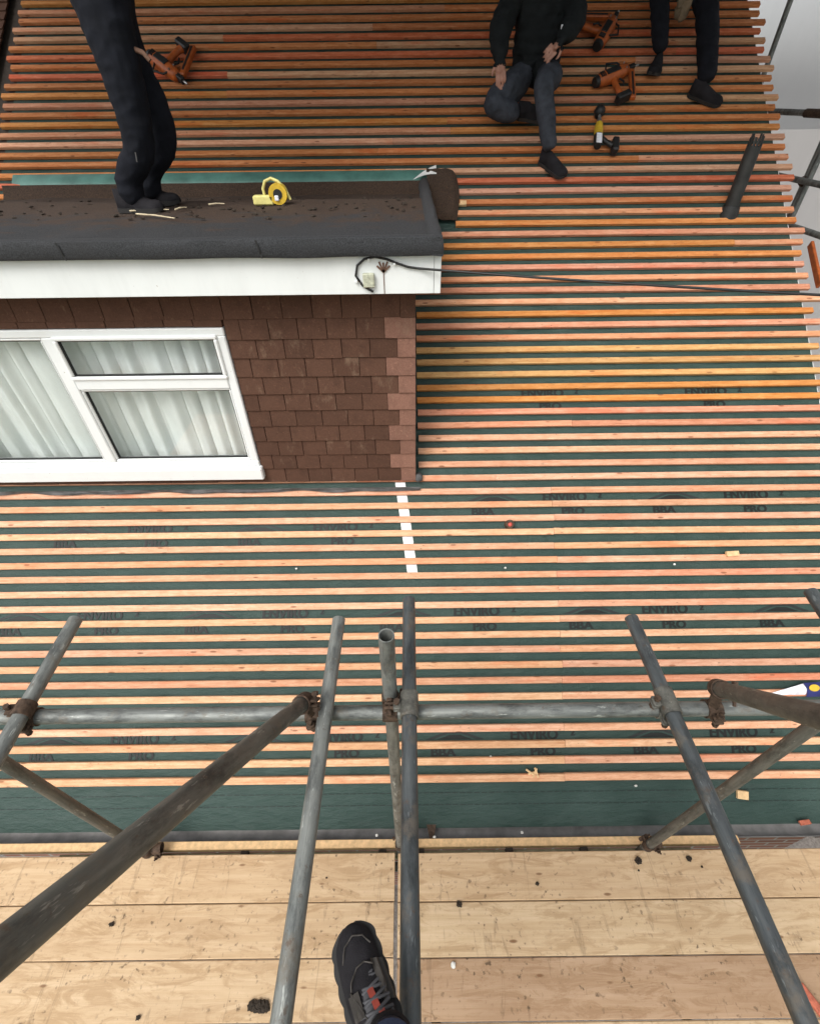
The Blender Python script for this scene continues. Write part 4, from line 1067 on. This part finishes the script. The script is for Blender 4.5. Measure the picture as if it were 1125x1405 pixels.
nail_gun(842, 102, 25, 1.2, 'brighter orange nail gun just above the black and yellow driver', 1)
# cordless driver, black and yellow
c = at_roof(821, 182, .05)
dr = empty('cordless_driver', c, 'black and yellow cordless driver lying below the nail guns', 'power tool')
m = mat4(ROOFM @ Matrix.Rotation(R(82), 3, 'Z') @ Matrix.Diagonal((1.35, 1.0, 1.1)), c); T = lambda x, y, z: m @ Vector((x, y, z))
MB().tube([T(-.02, 0, 0), T(.02, 0, 0), T(.055, 0, 0), T(.07, 0, 0)], [.034, .036, .032, .026], 14).build('gear_case', 'yellow', dr, 50)
MB().tube([T(-.10, 0, 0), T(-.08, 0, 0), T(-.02, 0, 0)], [.026, .036, .036], 14).build('motor_case', 'black', dr, 50)
MB().tube([T(.07, 0, 0), T(.10, 0, 0), T(.115, 0, 0)], [.022, .018, .008], 12).build('chuck', 'steel', dr, 50)
MB().tube([T(-.03, -.02, 0), T(-.06, -.07, 0), T(-.08, -.12, 0)], [.022, .019, .022], 12).build('handle', 'black', dr, 50)
MB().bbox((-.13, -.165, -.034), (-.035, -.115, .034), .008, m).build('battery', 'black', dr)
MB().bbox((-.10, -.02, .03), (-.03, .025, .038), .003, m).build('label_plate', 'packet', dr)
MB().blob(T(.16, .005, .0), (.045, .05, .05), 8, 2, .25).build('tool_cap', 'black', dr, 50)
MB().tube([T(.11, 0, 0), T(.15, 0, 0)], .012, 8).build('bit', 'steel', dr)
# yellow chalk reel on the dormer roof
c = at_z(372, 274, ZR+.03)
ry = empty('chalk_reel', c, 'yellow line reel with curved handle lying on the felt dormer roof', 'reel')
m = mat4(Matrix.Rotation(R(0), 3, 'Z'), c); T = lambda x, y, z: m @ Vector((x, y, z))
b = MB(); n = 24
b.loft([[T(.055+.058*math.cos(2*math.pi*k/n), -.03+dy, .035+.058*math.sin(2*math.pi*k/n)) for k in range(n)] for dy in (0, .05)]); b.build('reel', 'yellow', ry, 40)
b = MB().loft([[T(.055+.028*math.cos(2*math.pi*k/n), -.034+dy, .035+.028*math.sin(2*math.pi*k/n)) for k in range(n)] for dy in (0, .003)]); b.build('hub', 'black', ry, 40)
MB().tube([T(-.035, 0, .02), T(-.04, 0, .06), T(-.02, 0, .10), T(.02, 0, .115), T(.06, 0, .10), T(.10, 0, .06), T(.125, 0, .0)], .009, 10).build('bow_handle', 'paleyellow', ry, 50)
MB().bbox((-.11, -.03, -.025), (.02, .02, .028), .008, m).build('grip', 'paleyellow', ry)
MB().bbox((.035, -.045, .0), (.06, -.036, .03), .004, m).build('crank', 'packet', ry)

# ------------------------------------------------------------------ small things
mb = MB(); rr = random.Random(11)
for i in range(170):
    x = rr.uniform(FX0+.1, FX1-.12); y = min(4.35, 3.15+abs(rr.gauss(0, .6))); r = rr.uniform(.004, .014)
    mb.blob((x, y, ZR+.006-.07*min(1, max(0, ((y-2.5)/2.2-.62)/.12))), (r*1.4, r, r*.5), i, 1, .5)
mb.build('roof_litter', 'moss', flat)['kind'] = 'stuff'
# splinters on the dormer roof
for i, (x0, y0_, x1, y1_) in enumerate(((187, 293, 240, 299), (178, 289, 232, 287), (240, 287, 256, 284), (286, 280, 308, 279))):
    a = at_z(x0, y0_, ZR+.018); b = at_z(x1, y1_, ZR+.018)
    o = MB().tube([a, a.lerp(b, .5)+Vector((0, 0, .004)), b], [.005, .0045, .003], 6).build('timber_splinter', 'straw')
    tag(o, 'thin pale timber splinter on the dormer felt beside the standing worker', 'splinter', 'splinters on the dormer felt')
# moss clumps on the boards
for i, (px, py, r, lb) in enumerate(((876, 1182, .026, 'largest dark moss clump, on the board beside the gutter'), (945, 1179, .02, 'rounded dark moss clump next to the largest one beside the gutter'), (737, 1213, .014, 'small moss clump alone on the middle of the gutter-side board'),
        (630, 1241, .02, 'dark moss clump on a board joint beside the central tube'), (153, 1269, .017, 'moss clump on the second board below the raking brace'), (190, 1397, .014, 'moss clump below the thick raking brace on the fourth board'),
        (876, 1195, .008, 'moss crumb just below the largest clump'), (963, 1190, .008, 'moss crumb beside the rounded moss clump'), (448, 1205, .007, 'lone moss crumb between the raking brace and the central tube'))):
    p = at_z(px, py, .004)
    o = MB().blob((p.x, p.y, p.z+r*.25), (r*.7, r*.58, r*.35), i, 3, .9).build('moss_clump', 'moss')
    tag(o, lb, 'moss', 'moss clumps on the boards')
p = at_z(355, 1382, .002); mb = MB()
for i in range(16):
    q_ = p+Vector((-.04+.0055*i, .012*math.sin(i*1.9), 0)); r = random.uniform(.010, .017); mb.blob((q_.x, q_.y, r*.4), (r, r, r*.6), 20+i, 2, .6)
tag(mb.build('moss_heap', 'moss'), 'scattered heap of crumbled dark moss beside the scaffold tube', 'moss')
p = at_z(622, 1325, .004); tag(MB().blob((p.x, p.y, .009), (.012, .016, .009), 4, 2, .4).build('pale_stone', 'stone'), 'small pale stone on the browner scaffold board', 'stone')
# offcuts on the roof
def offcut(px, py, sz, ang, mat, label, name='timber_offcut', n=.0):
    p = at_roof(px, py, n)
    o = MB().bbox((-sz[0]/2, -sz[1]/2, 0), (sz[0]/2, sz[1]/2, sz[2]), .002, mat4(ROOFM @ Matrix.Rotation(R(ang), 3, 'Z'), p)).build(name, mat)
    tag(o, label, 'offcut'); return o
offcut(1003, 760, (.085, .036, .024), 3, 'chip', 'short square-cut batten offcut lying on a batten row', n=.0)
offcut(1017, 1090, (.07, .05, .02), -8, 'chip', 'square timber offcut on the bare underlay near the gutter', n=-.027)
p = at_roof(732, 1060, -.01)
mb = MB()
for i in range(4): mb.bbox((-.03, -.006, 0), (.03, .006, .012), .002, mat4(ROOFM @ Matrix.Rotation(R(-30+45*i), 3, 'Z') @ Matrix.Rotation(R(20*i-30), 3, 'Y'), p+RN*(.004*i)+Vector((.012*i-.02, 0, 0))))
tag(mb.build('wood_chip', 'chip'), 'broken wood chip caught against the lowest batten', 'wood chip')
p = at_z(1104, 1129, gz+.05)
tag(MB().bbox((-.035, -.013, -.008), (.035, .013, .010), .003, mat4(Matrix.Rotation(R(6), 3, 'Z'), p)).build('clay_fragment', 'clay'), 'red clay tile fragment lying on the gutter edge', 'tile fragment')
p = at_z(1117, 1378, .02)
tag(MB().bbox((-.018, -.075, -.012), (.018, .075, .014), .005, mat4(Matrix.Rotation(R(25), 3, 'Z'), p)).build('clay_fragment', 'clay'), 'red clay tile fragment lying on the scaffold boards', 'tile fragment')
# white grit specks
for i, (px, py) in enumerate(((218, 1151), (517, 1147), (596, 1149), (716, 1143), (872, 1079), (407, 781), (693, 780), (925, 775), (673, 1039))):
    on = py > 1100
    p = at_z(px, py, -.042) if on else at_roof(px, py, -.024)
    o = MB().blob(p+Vector((0, 0, .006)), (.009, .007, .007), i, 2, .4).build('mortar_crumb', 'stone')
    tag(o, 'tiny white mortar crumb on the eaves timber' if on else 'tiny white mortar crumb on the green underlay', 'crumb', 'mortar crumbs at the gutter' if on else 'mortar crumbs on the underlay')
# red capped plug between two battens
p = at_roof(698, 720, -.02)
pl = empty('capped_plug', p, 'small dark round plug with pinkish red stud between two battens', 'plug')
MB().tube([p, p+RN*.045], [.034, .030], 16).build('dark_cap', 'rust', pl, 40)
MB().blob(p+RN*.05+Vector((0, 0, -.008)), (.016, .016, .016), 2, 2, .1).build('red_stud', 'rubberred', pl, 60)
# plastic packet on the battens
p = at_roof(1098, 950, .004); pk = empty('plastic_packet', p, 'white plastic packet with blue and yellow end lying on a batten', 'packet')
mm = mat4(ROOFM @ Matrix.Rotation(R(2), 3, 'Z'), p)
MB().grid(lambda u, v: mm @ Vector((-.20+.22*u, -.035*(.2+.8*u)+.07*v*(.2+.8*u)+.02*u, .012+.02*math.sin(math.pi*v)*u+.004*noise.noise(Vector((u*5, v*4, 0))))), 16, 8).build('wrapper', 'packet', pk, 60)
MB().grid(lambda u, v: mm @ Vector((.021+.12*u, -.03+.09*v, .012+.02*math.sin(math.pi*v))), 10, 8).build('printed_end', 'blue', pk, 60)
b = MB().add([mm @ Vector((.07+.035*math.cos(2*math.pi*k/16), .03+.022*math.sin(2*math.pi*k/16), .036)) for k in range(16)], [tuple(range(16))]); b.build('yellow_print', 'yellow', pk)
# garden hedge behind the viewer, seen only in the window's reflection
def hedge(x0, x1, y, h):
    mb = MB(); rr = random.Random(3)
    for i in range(2600):
        x = rr.uniform(x0, x1); yy = y+rr.gauss(0, .35); z = -2.4+h*rr.random()**.8
        a = rr.uniform(0, 6.3); t = rr.uniform(-.9, .9); s1 = rr.uniform(.06, .13)
        u = Vector((math.cos(a), math.sin(a), t)).normalized()*s1; v = Vector((-math.sin(a), math.cos(a), rr.uniform(-.5, .5))).normalized()*s1*.5
        c = Vector((x, yy, z)); mb.add([c-u, c+v, c+u, c-v], [(0, 1, 2, 3)])
    return mb
hg = empty('garden_hedge', (0, -9, -2.4), 'green garden hedge behind the scaffold', 'hedge')
hedge(-9, 9, -9, 3.0).build('foliage', simple('hedge_leaf', (.05, .085, .025), .7, 0, .4, 3), hg)['kind'] = 'stuff'
mb = MB()
for i in range(12): mb.tube([(-8.5+1.55*i, -9, -2.4), (-8.4+1.55*i, -9.1, -.6)], [.05, .02], 6)
mb.build('stem', 'rust', hg)
